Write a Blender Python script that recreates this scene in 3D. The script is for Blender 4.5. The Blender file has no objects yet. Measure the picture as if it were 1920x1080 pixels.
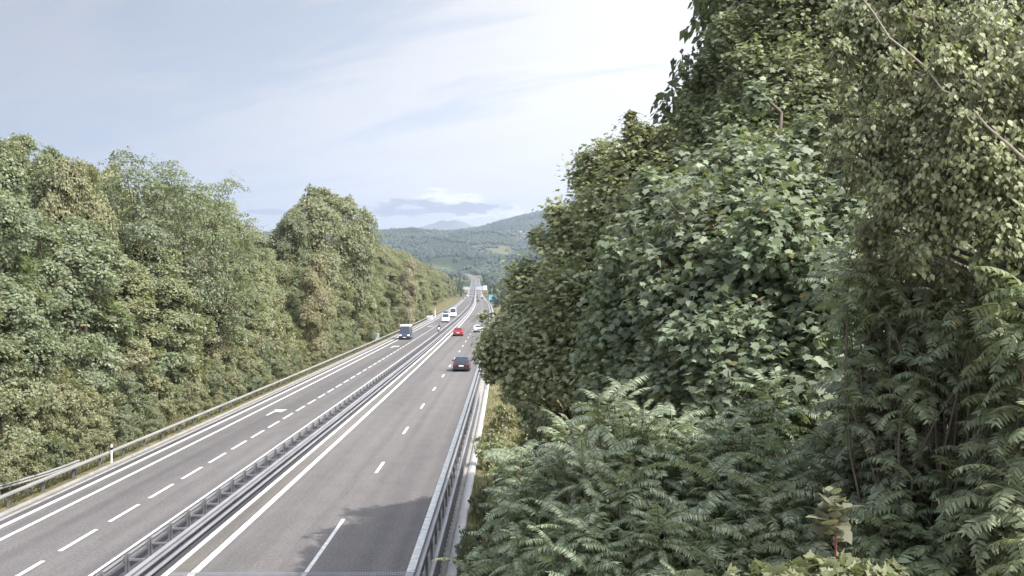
import bpy, bmesh, math, random
import numpy as np
from mathutils import Vector, Matrix
R = math.radians
sc = bpy.context.scene
col = sc.collection

# ------------------------------------------------------------------ camera
F = 1859.0            # focal length in photo pixels (1920 wide)
CX, CY, HC = 954.0, 538.0, 9.2
cam_d = bpy.data.cameras.new('camera'); cam = bpy.data.objects.new('camera', cam_d); col.objects.link(cam)
cam_d.sensor_width = 36.0; cam_d.lens = 36.0 * F / 1920.0
cam_d.clip_start = 0.1; cam_d.clip_end = 60000
cam.location = (0, 0, HC)
cam.rotation_euler = (R(90) - 2 / F, 0, -6 / F)
sc.camera = cam

# ------------------------------------------------------------------ light
SUN_EL, SUN_AZ = 50.0, 125.0      # azimuth clockwise from +Y (road direction)
sd = Vector((math.sin(R(SUN_AZ)) * math.cos(R(SUN_EL)), math.cos(R(SUN_AZ)) * math.cos(R(SUN_EL)), math.sin(R(SUN_EL))))
sun_d = bpy.data.lights.new('sun', 'SUN'); sun = bpy.data.objects.new('sun', sun_d); col.objects.link(sun)
sun_d.energy = 4.2; sun_d.angle = R(0.5); sun_d.color = (1.0, 0.95, 0.88)
sun.rotation_euler = sd.to_track_quat('Z', 'Y').to_euler(); sun.location = (40, -20, 60)
EXPOSURE = 0.68

w = bpy.data.worlds.new('World'); sc.world = w; w.use_nodes = True
nt = w.node_tree; N = nt.nodes; K = nt.links
N.clear()
def wn(t, **kw):
    n = N.new(t)
    for k, v in kw.items(): setattr(n, k, v)
    return n
def wm(op, a, b=None, c=None, clamp=False):
    n = N.new('ShaderNodeMath'); n.operation = op; n.use_clamp = clamp
    for i, v in enumerate((a, b, c)):
        if v is None: continue
        if hasattr(v, 'is_linked') or isinstance(v, bpy.types.NodeSocket): K.new(v, n.inputs[i])
        else: n.inputs[i].default_value = v
    return n.outputs[0]
def wmix(f, a, b):
    n = N.new('ShaderNodeMix'); n.data_type = 'RGBA'
    for s, v in ((n.inputs[0], f), (n.inputs[6], a), (n.inputs[7], b)):
        if isinstance(v, bpy.types.NodeSocket): K.new(v, s)
        else: s.default_value = v
    return n.outputs[2]
def wnoise(vec, scale, detail=5, rough=.55, dist=0.0):
    n = wn('ShaderNodeTexNoise'); n.inputs['Scale'].default_value = scale; n.inputs['Detail'].default_value = detail
    n.inputs['Roughness'].default_value = rough; n.inputs['Distortion'].default_value = dist
    K.new(vec, n.inputs['Vector']); return n.outputs['Fac']
def wstep(x, a, b):
    n = wn('ShaderNodeMapRange'); n.interpolation_type = 'SMOOTHSTEP'; n.clamp = True
    K.new(x, n.inputs[0]); n.inputs[1].default_value = a; n.inputs[2].default_value = b
    n.inputs[3].default_value = 0; n.inputs[4].default_value = 1
    return n.outputs[0]
sky = wn('ShaderNodeTexSky', sky_type='NISHITA'); sky.sun_disc = False
sky.sun_elevation = R(SUN_EL); sky.sun_rotation = R(SUN_AZ)
sky.altitude = 300; sky.air_density = 1.0; sky.dust_density = 2.5; sky.ozone_density = 1.5
tc = wn('ShaderNodeTexCoord'); sx = wn('ShaderNodeSeparateXYZ'); K.new(tc.outputs['Generated'], sx.inputs[0])
X_, Y_, Z_ = sx.outputs
# thin cirrus: high cloud sheet seen in perspective (direction divided by its height)
zc = wm('MAXIMUM', wm('ADD', Z_, 0.10), 0.02)
cu = wm('DIVIDE', X_, zc); cv = wm('DIVIDE', Y_, zc)
ca, sa = math.cos(R(-35)), math.sin(R(-35))
c1 = wm('ADD', wm('MULTIPLY', cu, ca), wm('MULTIPLY', cv, sa)); c2 = wm('SUBTRACT', wm('MULTIPLY', cv, ca), wm('MULTIPLY', cu, sa))
cc = wn('ShaderNodeCombineXYZ'); K.new(wm('MULTIPLY', c1, 0.35), cc.inputs[0]); K.new(wm('MULTIPLY', c2, 1.3), cc.inputs[1])
n1 = wnoise(cc.outputs[0], 1.9, 7, .6, .5)
cb = wn('ShaderNodeCombineXYZ'); K.new(wm('MULTIPLY', cu, .3), cb.inputs[0]); K.new(wm('MULTIPLY', cv, .3), cb.inputs[1])
n2 = wnoise(cb.outputs[0], 1.3, 3, .5)
cir = wm('MULTIPLY', wstep(wm('ADD', wm('MULTIPLY', n1, .6), wm('MULTIPLY', n2, .5)), .42, .66), .75)
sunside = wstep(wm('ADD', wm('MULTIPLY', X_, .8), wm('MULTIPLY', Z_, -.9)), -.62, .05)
low = wstep(Z_, .34, .02)
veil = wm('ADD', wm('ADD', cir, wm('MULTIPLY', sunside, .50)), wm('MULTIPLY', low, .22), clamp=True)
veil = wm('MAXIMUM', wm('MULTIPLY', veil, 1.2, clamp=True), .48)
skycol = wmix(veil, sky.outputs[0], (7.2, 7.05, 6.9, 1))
dull = wm('MULTIPLY', wstep(wm('ADD', wm('MULTIPLY', X_, -1.0), wm('ADD', wm('MULTIPLY', Z_, .9), wm('MULTIPLY', n1, .25))), .12, .85), .8)
skycol = wmix(dull, skycol, (1.7, 1.95, 2.4, 1))
# a low bank of cumulus over the far mountains
yy = wm('MAXIMUM', Y_, .05)
u = wm('DIVIDE', X_, yy); v = wm('DIVIDE', Z_, yy)
front = wm('GREATER_THAN', Y_, .2)
cp = wn('ShaderNodeCombineXYZ'); K.new(wm('MULTIPLY', u, 16), cp.inputs[0]); K.new(wm('MULTIPLY', v, 52), cp.inputs[1])
n3 = wnoise(cp.outputs[0], 2.2, 7, .62, .5)
def blob(u0, v0, ru, rv, nz, k, lo, hi):
    a = wm('POWER', wm('DIVIDE', wm('SUBTRACT', u, u0), ru), 2.0) if False else None
    du = wm('DIVIDE', wm('SUBTRACT', u, u0), ru); dv = wm('DIVIDE', wm('SUBTRACT', v, v0), rv)
    r2 = wm('ADD', wm('MULTIPLY', du, du), wm('MULTIPLY', dv, dv))
    s = wm('ADD', wm('SUBTRACT', 1.0, r2), wm('MULTIPLY', wm('SUBTRACT', nz, .5), k))
    return wm('MULTIPLY', wstep(s, lo, hi), front)
white = blob(-.064, .0880, .040, .0100, n3, 5.5, -.2, .7)
white2 = blob(-.010, .0745, .055, .0075, n3, 6.0, -.2, .7)
grey = blob(-.102, .0805, .046, .0095, n3, 5.5, -.2, .7)
grey2 = blob(-.050, .0785, .052, .0058, n3, 5.5, -.2, .6)
grey3 = blob(-.24, .0755, .03, .0032, n3, 3.5, .0, .5)
skycol = wmix(wm('MULTIPLY', wm('MAXIMUM', white, white2), .85), skycol, (9.8, 9.4, 8.8, 1))
skycol = wmix(wm('MULTIPLY', wm('MAXIMUM', wm('MAXIMUM', grey, grey2), grey3), .85), skycol, (2.3, 2.3, 2.6, 1))
# added fill light: unseen sky behind and above the camera brightened toward the sun
dp = wn('ShaderNodeVectorMath'); dp.operation = 'DOT_PRODUCT'; K.new(tc.outputs['Generated'], dp.inputs[0]); dp.inputs[1].default_value = tuple(sd)
gl = wm('MULTIPLY_ADD', wstep(dp.outputs['Value'], .05, .95), 2.6, 1.0)
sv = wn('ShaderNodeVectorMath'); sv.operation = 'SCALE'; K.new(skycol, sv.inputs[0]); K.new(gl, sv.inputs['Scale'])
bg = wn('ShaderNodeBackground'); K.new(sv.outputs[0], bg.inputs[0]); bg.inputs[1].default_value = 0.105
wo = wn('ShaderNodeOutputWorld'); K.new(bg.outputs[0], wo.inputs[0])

sc.view_settings.view_transform = 'Standard'; sc.view_settings.look = 'None'
sc.view_settings.exposure = EXPOSURE; sc.view_settings.gamma = 1
sc.view_settings.use_curve_mapping = False
sc.cycles.max_bounces = 5; sc.cycles.diffuse_bounces = 3; sc.cycles.glossy_bounces = 2
sc.cycles.transmission_bounces = 3; sc.cycles.volume_bounces = 0; sc.cycles.transparent_max_bounces = 6

# ------------------------------------------------------------------ helpers
def at(px, py, d):
    return np.array([(px - CX) / F * d, d, HC + (CY - py) / F * d])
def smooth(x, a, b):
    t = np.clip((np.asarray(x, float) - a) / (b - a), 0, 1); return t * t * (3 - 2 * t)
def pathx(d):
    d = np.asarray(d, float)
    dd = np.maximum(d, 0)
    s = -.5 * 5.5e-5 * np.minimum(dd, 600) ** 2 - .033 * np.maximum(dd - 600, 0)
    return s - 1.6e-4 * np.maximum(dd - 2100, 0) ** 2 * .5
def roadz(d):
    return np.interp(d, [0, 1050, 1250, 1600, 2450, 2700], [0, 0, 2.0, 10.5, 34.5, 46])
def tag(o, label=None, cat=None, group=None, kind=None):
    for k, v_ in (('label', label), ('category', cat), ('group', group), ('kind', kind)):
        if v_: o[k] = v_
    return o
def empty(name, loc, rz=0.0):
    o = bpy.data.objects.new(name, None); col.objects.link(o); o.location = loc; o.rotation_euler.z = rz
    o.empty_display_size = .3
    return o
def link(name, me, m=None, parent=None):
    if m is not None and len(me.materials) == 0: me.materials.append(m)
    o = bpy.data.objects.new(name, me); col.objects.link(o)
    if parent is not None: o.parent = parent
    return o
def copy_tree(o, parent=None):
    c = o.copy(); col.objects.link(c)
    if parent is not None: c.parent = parent
    for ch in o.children: copy_tree(ch, c)
    return c
def mesh_np(name, V, Fc, attr=None, smooth_=False):
    """Fc: (M,k) array of faces, all with k corners"""
    V = np.ascontiguousarray(V, np.float32); Fc = np.ascontiguousarray(Fc, np.int32)
    me = bpy.data.meshes.new(name); M, k = Fc.shape
    me.vertices.add(len(V)); me.vertices.foreach_set('co', V.ravel())
    me.loops.add(M * k); me.loops.foreach_set('vertex_index', Fc.ravel())
    me.polygons.add(M); me.polygons.foreach_set('loop_start', np.arange(0, M * k, k, dtype=np.int32))
    me.polygons.foreach_set('loop_total', np.full(M, k, np.int32))
    if smooth_: me.polygons.foreach_set('use_smooth', np.ones(M, bool))
    me.update(calc_edges=True)
    if attr is not None:
        a = me.attributes.new('lv', 'FLOAT', 'FACE'); a.data.foreach_set('value', np.ascontiguousarray(attr, np.float32))
    return me
def nrm(a):
    return a / np.maximum(np.linalg.norm(a, axis=-1, keepdims=True), 1e-9)

class MB:
    """collects boxes, bars, tubes; builds ONE mesh"""
    def __init__(s): s.v = []; s.f = []
    def add(s, vs, fs):
        b = len(s.v); s.v += [tuple(map(float, p)) for p in vs]; s.f += [tuple(b + i for i in q) for q in fs]; return s
    def box(s, x0, x1, y0, y1, z0, z1):
        vs = [(x0, y0, z0), (x1, y0, z0), (x1, y1, z0), (x0, y1, z0), (x0, y0, z1), (x1, y0, z1), (x1, y1, z1), (x0, y1, z1)]
        return s.add(vs, [(0, 3, 2, 1), (4, 5, 6, 7), (0, 1, 5, 4), (1, 2, 6, 5), (2, 3, 7, 6), (3, 0, 4, 7)])
    def tube(s, pts, rad, n=6, cap=True):
        pts = [Vector(p) for p in pts]; m = len(pts)
        if not hasattr(rad, '__len__'): rad = [rad] * m
        ring = []
        up = Vector((.13, .21, 1)).normalized()
        for i, p in enumerate(pts):
            t = (pts[min(i + 1, m - 1)] - pts[max(i - 1, 0)])
            t = t.normalized() if t.length > 1e-9 else Vector((0, 0, 1))
            a = t.cross(up if abs(t.dot(up)) < .97 else Vector((1, 0, 0))).normalized(); b = t.cross(a)
            for j in range(n):
                an = 2 * math.pi * j / n
                ring.append(p + (a * math.cos(an) + b * math.sin(an)) * rad[i])
        fs = [(i * n + j, i * n + (j + 1) % n, (i + 1) * n + (j + 1) % n, (i + 1) * n + j) for i in range(m - 1) for j in range(n)]
        if cap: fs += [tuple(range(n - 1, -1, -1)), tuple((m - 1) * n + j for j in range(n))]
        return s.add(ring, fs)
    def cyl(s, c, ax, r, h, n=16):
        c = Vector(c); ax = Vector(ax).normalized(); return s.tube([c - ax * h / 2, c + ax * h / 2], r, n)
    def slab(s, q, off=.008, inset=0.0, th=.012):
        q = [Vector(p) for p in q]; c = sum(q, Vector()) / len(q)
        n = (q[1] - q[0]).cross(q[2] - q[0]).normalized()
        q = [p + (c - p) * inset for p in q]
        a = [p + n * off for p in q]; b = [p + n * (off - th) for p in q]; m = len(q)
        return s.add(a + b, [tuple(range(m)), tuple(range(2 * m - 1, m - 1, -1))] + [(i, m + i, m + (i + 1) % m, (i + 1) % m) for i in range(m)])
    def build(s, name, m, parent=None, bevel=0.0, sm=False):
        me = bpy.data.meshes.new(name); me.from_pydata(s.v, [], s.f); me.update()
        if sm: me.polygons.foreach_set('use_smooth', np.ones(len(me.polygons), bool))
        o = link(name, me, m, parent)
        if bevel:
            b = o.modifiers.new('bevel', 'BEVEL'); b.width = bevel; b.segments = 2
        return o

# ------------------------------------------------------------------ materials
def node_mat(name):
    m = bpy.data.materials.new(name); m.use_nodes = True
    t = m.node_tree; p = t.nodes['Principled BSDF']; return m, t, p
def simple(name, c, rough=.5, metal=0.0, var=.12, scale=6.0, spec=.5, bump=0.0, stretch=(1, 1, 1), emit=None):
    m, t, p = node_mat(name); n = t.nodes.new
    tcn = n('ShaderNodeTexCoord'); mp = n('ShaderNodeMapping'); mp.inputs['Scale'].default_value = stretch
    t.links.new(tcn.outputs['Object'], mp.inputs[0])
    nz = n('ShaderNodeTexNoise'); nz.inputs['Scale'].default_value = scale; nz.inputs['Detail'].default_value = 6
    t.links.new(mp.outputs[0], nz.inputs['Vector'])
    r = n('ShaderNodeMapRange'); t.links.new(nz.outputs['Fac'], r.inputs[0]); r.inputs[1].default_value = .25; r.inputs[2].default_value = .75
    r.inputs[3].default_value = 1 - var; r.inputs[4].default_value = 1 + var
    mx = n('ShaderNodeVectorMath'); mx.operation = 'SCALE'; mx.inputs[0].default_value = c[:3]; t.links.new(r.outputs[0], mx.inputs['Scale'])
    t.links.new(mx.outputs[0], p.inputs['Base Color'])
    p.inputs['Roughness'].default_value = rough; p.inputs['Metallic'].default_value = metal
    p.inputs['Specular IOR Level'].default_value = spec
    if bump:
        b = n('ShaderNodeBump'); b.inputs['Strength'].default_value = bump; b.inputs['Distance'].default_value = .02
        t.links.new(nz.outputs['Fac'], b.inputs['Height']); t.links.new(b.outputs[0], p.inputs['Normal'])
    if emit:
        p.inputs['Emission Color'].default_value = (*emit[:3], 1); p.inputs['Emission Strength'].default_value = emit[3]
    return m
def ramp(t, fac, stops):
    r = t.nodes.new('ShaderNodeValToRGB'); t.links.new(fac, r.inputs[0]); e = r.color_ramp.elements
    while len(e) < len(stops): e.new(.5)
    for q, (pos, c) in zip(e, stops): q.position = pos; q.color = (*c, 1)
    return r.outputs[0]
def noise(t, vec, scale, detail=5, rough=.55, stretch=None):
    n = t.nodes.new('ShaderNodeTexNoise'); n.inputs['Scale'].default_value = scale; n.inputs['Detail'].default_value = detail
    n.inputs['Roughness'].default_value = rough
    if stretch:
        mp = t.nodes.new('ShaderNodeMapping'); mp.inputs['Scale'].default_value = stretch
        t.links.new(vec, mp.inputs[0]); vec = mp.outputs[0]
    t.links.new(vec, n.inputs['Vector']); return n.outputs['Fac']
def mixc(t, f, a, b, blend='MIX'):
    n = t.nodes.new('ShaderNodeMix'); n.data_type = 'RGBA'; n.blend_type = blend
    for s, v_ in ((n.inputs[0], f), (n.inputs[6], a), (n.inputs[7], b)):
        if isinstance(v_, bpy.types.NodeSocket): t.links.new(v_, s)
        else: s.default_value = v_ if not hasattr(v_, '__len__') else (*v_[:3], 1)
    return n.outputs[2]
def mrange(t, x, a, b, c, d_):
    r = t.nodes.new('ShaderNodeMapRange'); t.links.new(x, r.inputs[0])
    for i, v_ in enumerate((a, b, c, d_)): r.inputs[1 + i].default_value = v_
    return r.outputs[0]

def leaf_material(name, rough=.5, spec=.35, trans=.36, odd=(.22, .17, .06), oddamt=.03, vlo=.68, vhi=2.1, patch=.45):
    """base colour comes from the object's own colour, varied per leaf and in patches"""
    m, t, p = node_mat(name); n = t.nodes.new; L = t.links.new
    oi = n('ShaderNodeObjectInfo'); at_ = n('ShaderNodeAttribute'); at_.attribute_name = 'lv'
    tcn = n('ShaderNodeTexCoord')
    nz = noise(t, tcn.outputs['Object'], patch, 3)
    base = oi.outputs['Color']
    hs = n('ShaderNodeHueSaturation'); L(base, hs.inputs['Color'])
    L(mrange(t, nz, .3, .7, .488, .515), hs.inputs['Hue']); L(mrange(t, nz, .3, .7, .62, .80), hs.inputs['Saturation'])
    L(mrange(t, at_.outputs['Fac'], 0, 1, vlo, vhi), hs.inputs['Value'])
    st = n('ShaderNodeMath'); st.operation = 'GREATER_THAN'; L(at_.outputs['Fac'], st.inputs[0]); st.inputs[1].default_value = 1 - oddamt
    c = mixc(t, st.outputs[0], hs.outputs[0], odd)
    geo = n('ShaderNodeNewGeometry'); pale = mixc(t, .35, c, (.30, .33, .24)); c = mixc(t, geo.outputs['Backfacing'], c, pale)
    L(c, p.inputs['Base Color']); p.inputs['Roughness'].default_value = rough; p.inputs['Specular IOR Level'].default_value = spec
    tr = n('ShaderNodeBsdfTranslucent'); c2 = mixc(t, 1.0, c, (1.25, 1.35, .6), 'MULTIPLY'); L(c2, tr.inputs[0])
    mx = n('ShaderNodeMixShader'); mx.inputs[0].default_value = trans; L(p.outputs[0], mx.inputs[1]); L(tr.outputs[0], mx.inputs[2])
    L(mx.outputs[0], t.nodes['Material Output'].inputs[0]); m.use_backface_culling = False
    return m
M = {}
M['leaf'] = leaf_material('foliage')
M['leaf_near'] = leaf_material('near_foliage', rough=.5, spec=.38, trans=.28, oddamt=.018, odd=(.20, .17, .08), vlo=.75, vhi=2.15, patch=.7)
M['hill_leaf'] = leaf_material('hill_foliage', trans=.0, rough=.8, spec=.1, oddamt=.02, odd=(.12,.11,.06), vlo=.6, vhi=1.7, patch=.004)
M['bark'] = simple('bark', (.115, .095, .075), .85, var=.4, scale=9, bump=.5, stretch=(1, 1, .25))
M['bark_pale'] = simple('pale_bark', (.42, .38, .32), .8, var=.3, scale=12, stretch=(1, 1, .4))
M['bark_mid'] = simple('mid_bark', (.25, .22, .18), .8, var=.3, scale=12, stretch=(1, 1, .4))
M['stalk'] = simple('green_stalk', (.13, .16, .07), .6, var=.2, scale=8)
M['twig'] = simple('twig', (.16, .11, .07), .75, var=.3, scale=8)
M['twig_red'] = simple('red_stem', (.30, .10, .08), .6, var=.2, scale=8)
M['galv'] = simple('galvanised_steel', (.33, .33, .345), .5, .5, var=.16, scale=2.2, stretch=(1, .25, 1))
M['galv_old'] = simple('weathered_galvanised_steel', (.20, .20, .21), .6, .3, var=.3, scale=3)
M['timber'] = simple('pale_timber_facing', (.24, .238, .228), .7, 0, var=.2, scale=3, stretch=(1, .15, 1))
M['white_paint'] = simple('road_marking_paint', (.68, .68, .66), .6, 0, var=.28, scale=3.5)
M['worn_paint'] = simple('worn_road_marking_paint', (.62, .62, .60), .65, 0, var=.22, scale=5)
M['concrete'] = simple('concrete', (.25, .24, .225), .85, 0, var=.2, scale=1.7, bump=.2)
M['concrete_light'] = simple('pale_concrete', (.46, .455, .44), .8, 0, var=.14, scale=1.3)
M['rubber'] = simple('tyre_rubber', (.018, .018, .02), .8, 0, var=.1)
M['rim'] = simple('wheel_alloy', (.45, .45, .47), .35, .8, var=.05)
M['glass'] = simple('dark_window_glass', (.03, .04, .055), .07, 0, var=.05, spec=.5)
M['plate'] = simple('number_plate', (.75, .75, .72), .4, 0, var=.03)
M['tail'] = simple('tail_lamp', (.35, .01, .012), .25, 0, var=.05)
M['lamp'] = simple('head_lamp', (.75, .77, .8), .12, .1, var=.03)
M['drl'] = simple('lit_head_lamp', (.9, .9, .9), .2, 0, var=.02, emit=(1, 1, .95, 2.2))
M['trim'] = simple('black_trim', (.02, .02, .022), .55, 0, var=.1)
M['black'] = simple('black_leather', (.022, .022, .026), .5, 0, var=.2)
M['plaster'] = simple('pale_plaster', (.68, .64, .58), .85, 0, var=.08)
M['tiles'] = simple('clay_roof_tiles', (.30, .17, .12), .8, 0, var=.2)
M['sign'] = simple('sign_face', (.40, .44, .48), .5, 0, var=.05)
M['signblue'] = simple('blue_sheet_roof', (.08, .26, .42), .45, .1, var=.15, scale=.8)
M['shedwall'] = simple('dark_blue_sheet_wall', (.03, .09, .16), .55, 0, var=.15, scale=.8)

def asphalt(name, c1, c2, seed):
    m, t, p = node_mat(name); n = t.nodes.new; L = t.links.new
    tcn = n('ShaderNodeTexCoord'); O = tcn.outputs['Object']
    a = noise(t, O, .22, 4, .6, (1.0, .12, 1)); b = noise(t, O, 9, 3, .7); d_ = noise(t, O, 1.1, 5, .6, (1, .5, 1))
    tr = noise(t, O, 1.15, 2, .5, (1, .004, 1))
    c = mixc(t, mrange(t, a, .35, .65, 0, 1), c1, c2)
    c = mixc(t, 1.0, c, ramp(t, tr, [(.35, (.84, .84, .85)), (.6, (1.08, 1.07, 1.06))]), 'MULTIPLY')
    c = mixc(t, 1.0, c, ramp(t, d_, [(.3, (.90, .90, .90)), (.7, (1.08, 1.07, 1.06))]), 'MULTIPLY')
    c = mixc(t, 1.0, c, ramp(t, b, [(.3, (.70, .70, .70)), (.7, (1.28, 1.28, 1.28))]), 'MULTIPLY')
    L(c, p.inputs['Base Color']); p.inputs['Roughness'].default_value = .85; p.inputs['Specular IOR Level'].default_value = .3
    bp = n('ShaderNodeBump'); bp.inputs['Strength'].default_value = .35; bp.inputs['Distance'].default_value = .01
    L(b, bp.inputs['Height']); L(bp.outputs[0], p.inputs['Normal'])
    return m
M['asphalt_r'] = asphalt('worn_warm_asphalt', (.128, .121, .120), (.162, .153, .150), 0)
M['asphalt_l'] = asphalt('worn_grey_asphalt', (.120, .114, .115), (.148, .141, .141), 1)
M['asphalt_dark'] = asphalt('dark_channel_asphalt', (.06, .06, .068), (.09, .088, .095), 2)
M['dirt'] = asphalt('dusty_gutter', (.135, .126, .115), (.20, .186, .17), 3)

M['crack'] = asphalt('sealed_crack_asphalt', (.085, .08, .08), (.12, .112, .11), 4)
def ground_mat():
    m, t, p = node_mat('ground_soil_and_grass'); n = t.nodes.new; L = t.links.new
    tcn = n('ShaderNodeTexCoord'); O = tcn.outputs['Object']
    fine = noise(t, O, 1.6, 7, .65); mid = noise(t, O, .16, 4, .6); far = noise(t, O, .004, 3, .55); fields = n('ShaderNodeTexVoronoi')
    fields.inputs['Scale'].default_value = .0042; L(O, fields.inputs['Vector'])
    near = ramp(t, fine, [(.3, (.05, .06, .025)), (.47, (.11, .10, .05)), (.62, (.26, .21, .14)), (.75, (.34, .29, .21))])
    grass = ramp(t, mid, [(.35, (.07, .085, .03)), (.65, (.14, .13, .055))])
    c = mixc(t, mrange(t, mid, .42, .6, .15, .7), near, grass)
    fc = ramp(t, fields.outputs['Color'], [(.2, (.07, .09, .035)), (.5, (.16, .15, .07)), (.8, (.24, .20, .11))])
    woods = mixc(t, mrange(t, far, .42, .5, 0, 1), fc, (.035, .05, .022))
    sp = n('ShaderNodeSeparateXYZ'); L(O, sp.inputs[0])
    c = mixc(t, mrange(t, sp.outputs[1], 700, 1200, 0, 1), c, woods)
    L(c, p.inputs['Base Color']); p.inputs['Roughness'].default_value = .95; p.inputs['Specular IOR Level'].default_value = .1
    return m
M['ground'] = ground_mat()
M['mountain'] = simple('bare_mountain_rock', (.15, .15, .13), .95, 0, var=.3, scale=.002, spec=.1)

# ------------------------------------------------------------------ terrain
def bumps(x, y, seed, amp, wl, n=5):
    rs = np.random.RandomState(seed); z = 0
    for i in range(n):
        a = rs.uniform(0, 2 * np.pi); k = 2 * np.pi / (wl * rs.uniform(.5, 1.6))
        z = z + np.sin((x * np.cos(a) + y * np.sin(a)) * k + rs.uniform(0, 6.28)) / n
    return z * amp * 1.6
RU = np.array([-1.2, -.5, -.35, -.19, -.118, -.083, -.056, -.029, .003, .025, .049, .13, .24, .5, 1.2])
RY = np.array([470, 462, 458, 450, 442, 435, 429, 422, 405, 395, 387, 368, 372, 430, 470.])
def terrain_z(x, y):
    x = np.asarray(x, float); y = np.asarray(y, float)
    s = x - pathx(np.minimum(y, 2700))
    z = roadz(y)
    z = np.where(y > 2700, 46 + (np.minimum(y, 4700) - 2700) * .108, z)
    # banks and sides of the road
    right = smooth(s, -1.6, 6.5) * -5.2 * (1 - smooth(y, 500, 900))
    # raised abutment bank beside the camera
    left = smooth(-s, 22.5, 27) * 1.0 + smooth(-s, 27, 60) * 3.0
    lefthill = smooth(-s, 50, 170) * 34 * smooth(y, 900, 1500) * (1 - smooth(y, 1900, 2600))
    z = z + right + left * (1 - smooth(y, 600, 1000)) + lefthill
    far = smooth(y, 2300, 3200)
    z = z + far * bumps(x, y, 3, 16, 700) + smooth(y, 2500, 3600) * bumps(x, y, 8, 6, 230)
    u_ = np.clip(x / np.maximum(y, 1), -1.2, 1.2)
    ridge = HC + (CY - np.interp(u_, RU, RY) - 12.5) * 6500 / F
    base = z
    t = smooth(y, 4500, 6400)
    z = base * (1 - t) + (ridge + bumps(x, y, 5, 5, 260)) * t
    z = z - smooth(y, 6600, 8200) * (ridge * .75)
    # flat benches far from the road go well below it
    m_ = (s > -20.3) & (s < -1.7)
    z = np.where(m_ & (y < 2700), roadz(y) - .06, z)
    return z
def grid(name, ys, ss, zf, m, follow=True):
    Yg, Sg = np.meshgrid(ys, ss, indexing='ij')
    Xg = Sg + (pathx(np.minimum(Yg, 2700)) if follow else 0)
    Zg = zf(Xg, Yg)
    V = np.stack([Xg, Yg, Zg], -1).reshape(-1, 3); a, b = Yg.shape
    i = np.arange(a - 1)[:, None] * b + np.arange(b - 1)[None]
    Fc = np.stack([i, i + 1, i + b + 1, i + b], -1).reshape(-1, 4)
    return link(name, mesh_np(name, V, Fc, smooth_=True), m)
ys = np.concatenate([np.arange(-80, 300, 6), np.arange(300, 2800, 25), np.arange(2800, 9000, 50), [10000, 14000, 20000, 30000]])
sneg = -np.concatenate([[20.25], np.arange(20.6, 30, 1.2), np.arange(30, 90, 6), np.arange(90, 600, 30), np.arange(600, 2400, 75), [3000, 4000, 6000, 9000, 14000, 20000]])
spos = np.concatenate([[-1.75, -1.6, -1], np.arange(0, 8, 1.), np.arange(8, 60, 5), np.arange(60, 500, 30), np.arange(500, 2400, 75), [3000, 4000, 6000, 9000, 14000, 20000]])
g = grid('ground', ys, np.concatenate([sneg[::-1], [-20, -12, -2], spos]), terrain_z, M['ground'])
tag(g, kind='structure')
def mount_z(x, y):
    u_ = x / 12000.0
    pts = [(-.6, 470), (-.30, 455), (-.16, 442), (-.125, 436), (-.11, 433), (-.098, 428), (-.09, 427), (-.08, 419), (-.076, 419.5), (-.066, 411.5), (-.063, 414), (-.058, 411), (-.054, 410), (-.050, 414), (-.044, 420), (-.035, 430), (0, 440), (.2, 445), (.6, 470)]
    top = HC + (CY - np.interp(u_, [a for a, b in pts], [b for a, b in pts])) * 12000 / F
    r = 1 - np.abs(y - 12000) / 1800
    return np.clip(r, 0, 1) ** 1.1 * top + bumps(x, y, 11, 26, 420, 7) * np.clip(r, 0, .9)
mo = grid('mountain', np.arange(10200, 13900, 120), np.arange(-6000, 6001, 50.), mount_z, M['mountain'], False)
tag(mo, kind='structure')

# ------------------------------------------------------------------ road surfaces
def dsteps(d0, d1):
    out = [d0]; d = d0
    while d < d1:
        d += max(2.0, d * .025); out.append(min(d, d1))
    return np.array(out)
def strip_arrays(s0, s1, d0, d1, z):
    ds = dsteps(d0, d1); n = len(ds); c = pathx(ds); zz = roadz(ds) + z
    s0a = s0(ds) if callable(s0) else s0; s1a = s1(ds) if callable(s1) else s1
    V = np.concatenate([np.stack([c + s0a, ds, zz], -1), np.stack([c + s1a, ds, zz], -1)])
    i = np.arange(n - 1); return V, np.stack([i, n + i, n + i + 1, i + 1], -1)
def strips(name, items, m, kind='structure'):
    Vs, Fs, b = [], [], 0
    for it in items:
        V, Fc = strip_arrays(*it); Vs.append(V); Fs.append(Fc + b); b += len(V)
    return tag(link(name, mesh_np(name, np.concatenate(Vs), np.concatenate(Fs)), m), kind=kind)
def sweep(name, prof, d0, d1, m, parent=None, sm=False):
    """closed profile (s, z) swept along the road"""
    ds = dsteps(d0, d1); k = len(prof); n = len(ds); c = pathx(ds); zz = roadz(ds)
    P = np.array(prof, float)
    V = np.stack([c[:, None] + P[None, :, 0], np.repeat(ds[:, None], k, 1), zz[:, None] + P[None, :, 1]], -1).reshape(-1, 3)
    i = np.arange(n - 1)[:, None] * k; j = np.arange(k)[None]; j2 = (j + 1) % k
    Fc = np.stack([i + j, i + j2, i + k + j2, i + k + j], -1).reshape(-1, 4)
    me = mesh_np(name, V, Fc, smooth_=sm); return link(name, me, m, parent)
END = 2680
strips('road_right_carriageway', [(-11.15, -1.95, -60, END, 0.0)], M['asphalt_r'])
strips('road_left_carriageway', [(-20.0, -13.0, -60, END, 0.0)], M['asphalt_l'])
strips('median_strip', [(-13.0, -11.0, -60, END, 0.012)], M['asphalt_dark'])
strips('gutter', [(-10.84, -10.32, -60, 900, 0.005)], M['dirt'])
sweep('kerb', [(-11.00, -.02), (-10.84, -.02), (-10.84, .05), (-10.87, .07), (-10.97, .07), (-11.00, .05)], -60, END, M['white_paint'])['kind'] = 'structure'
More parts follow.
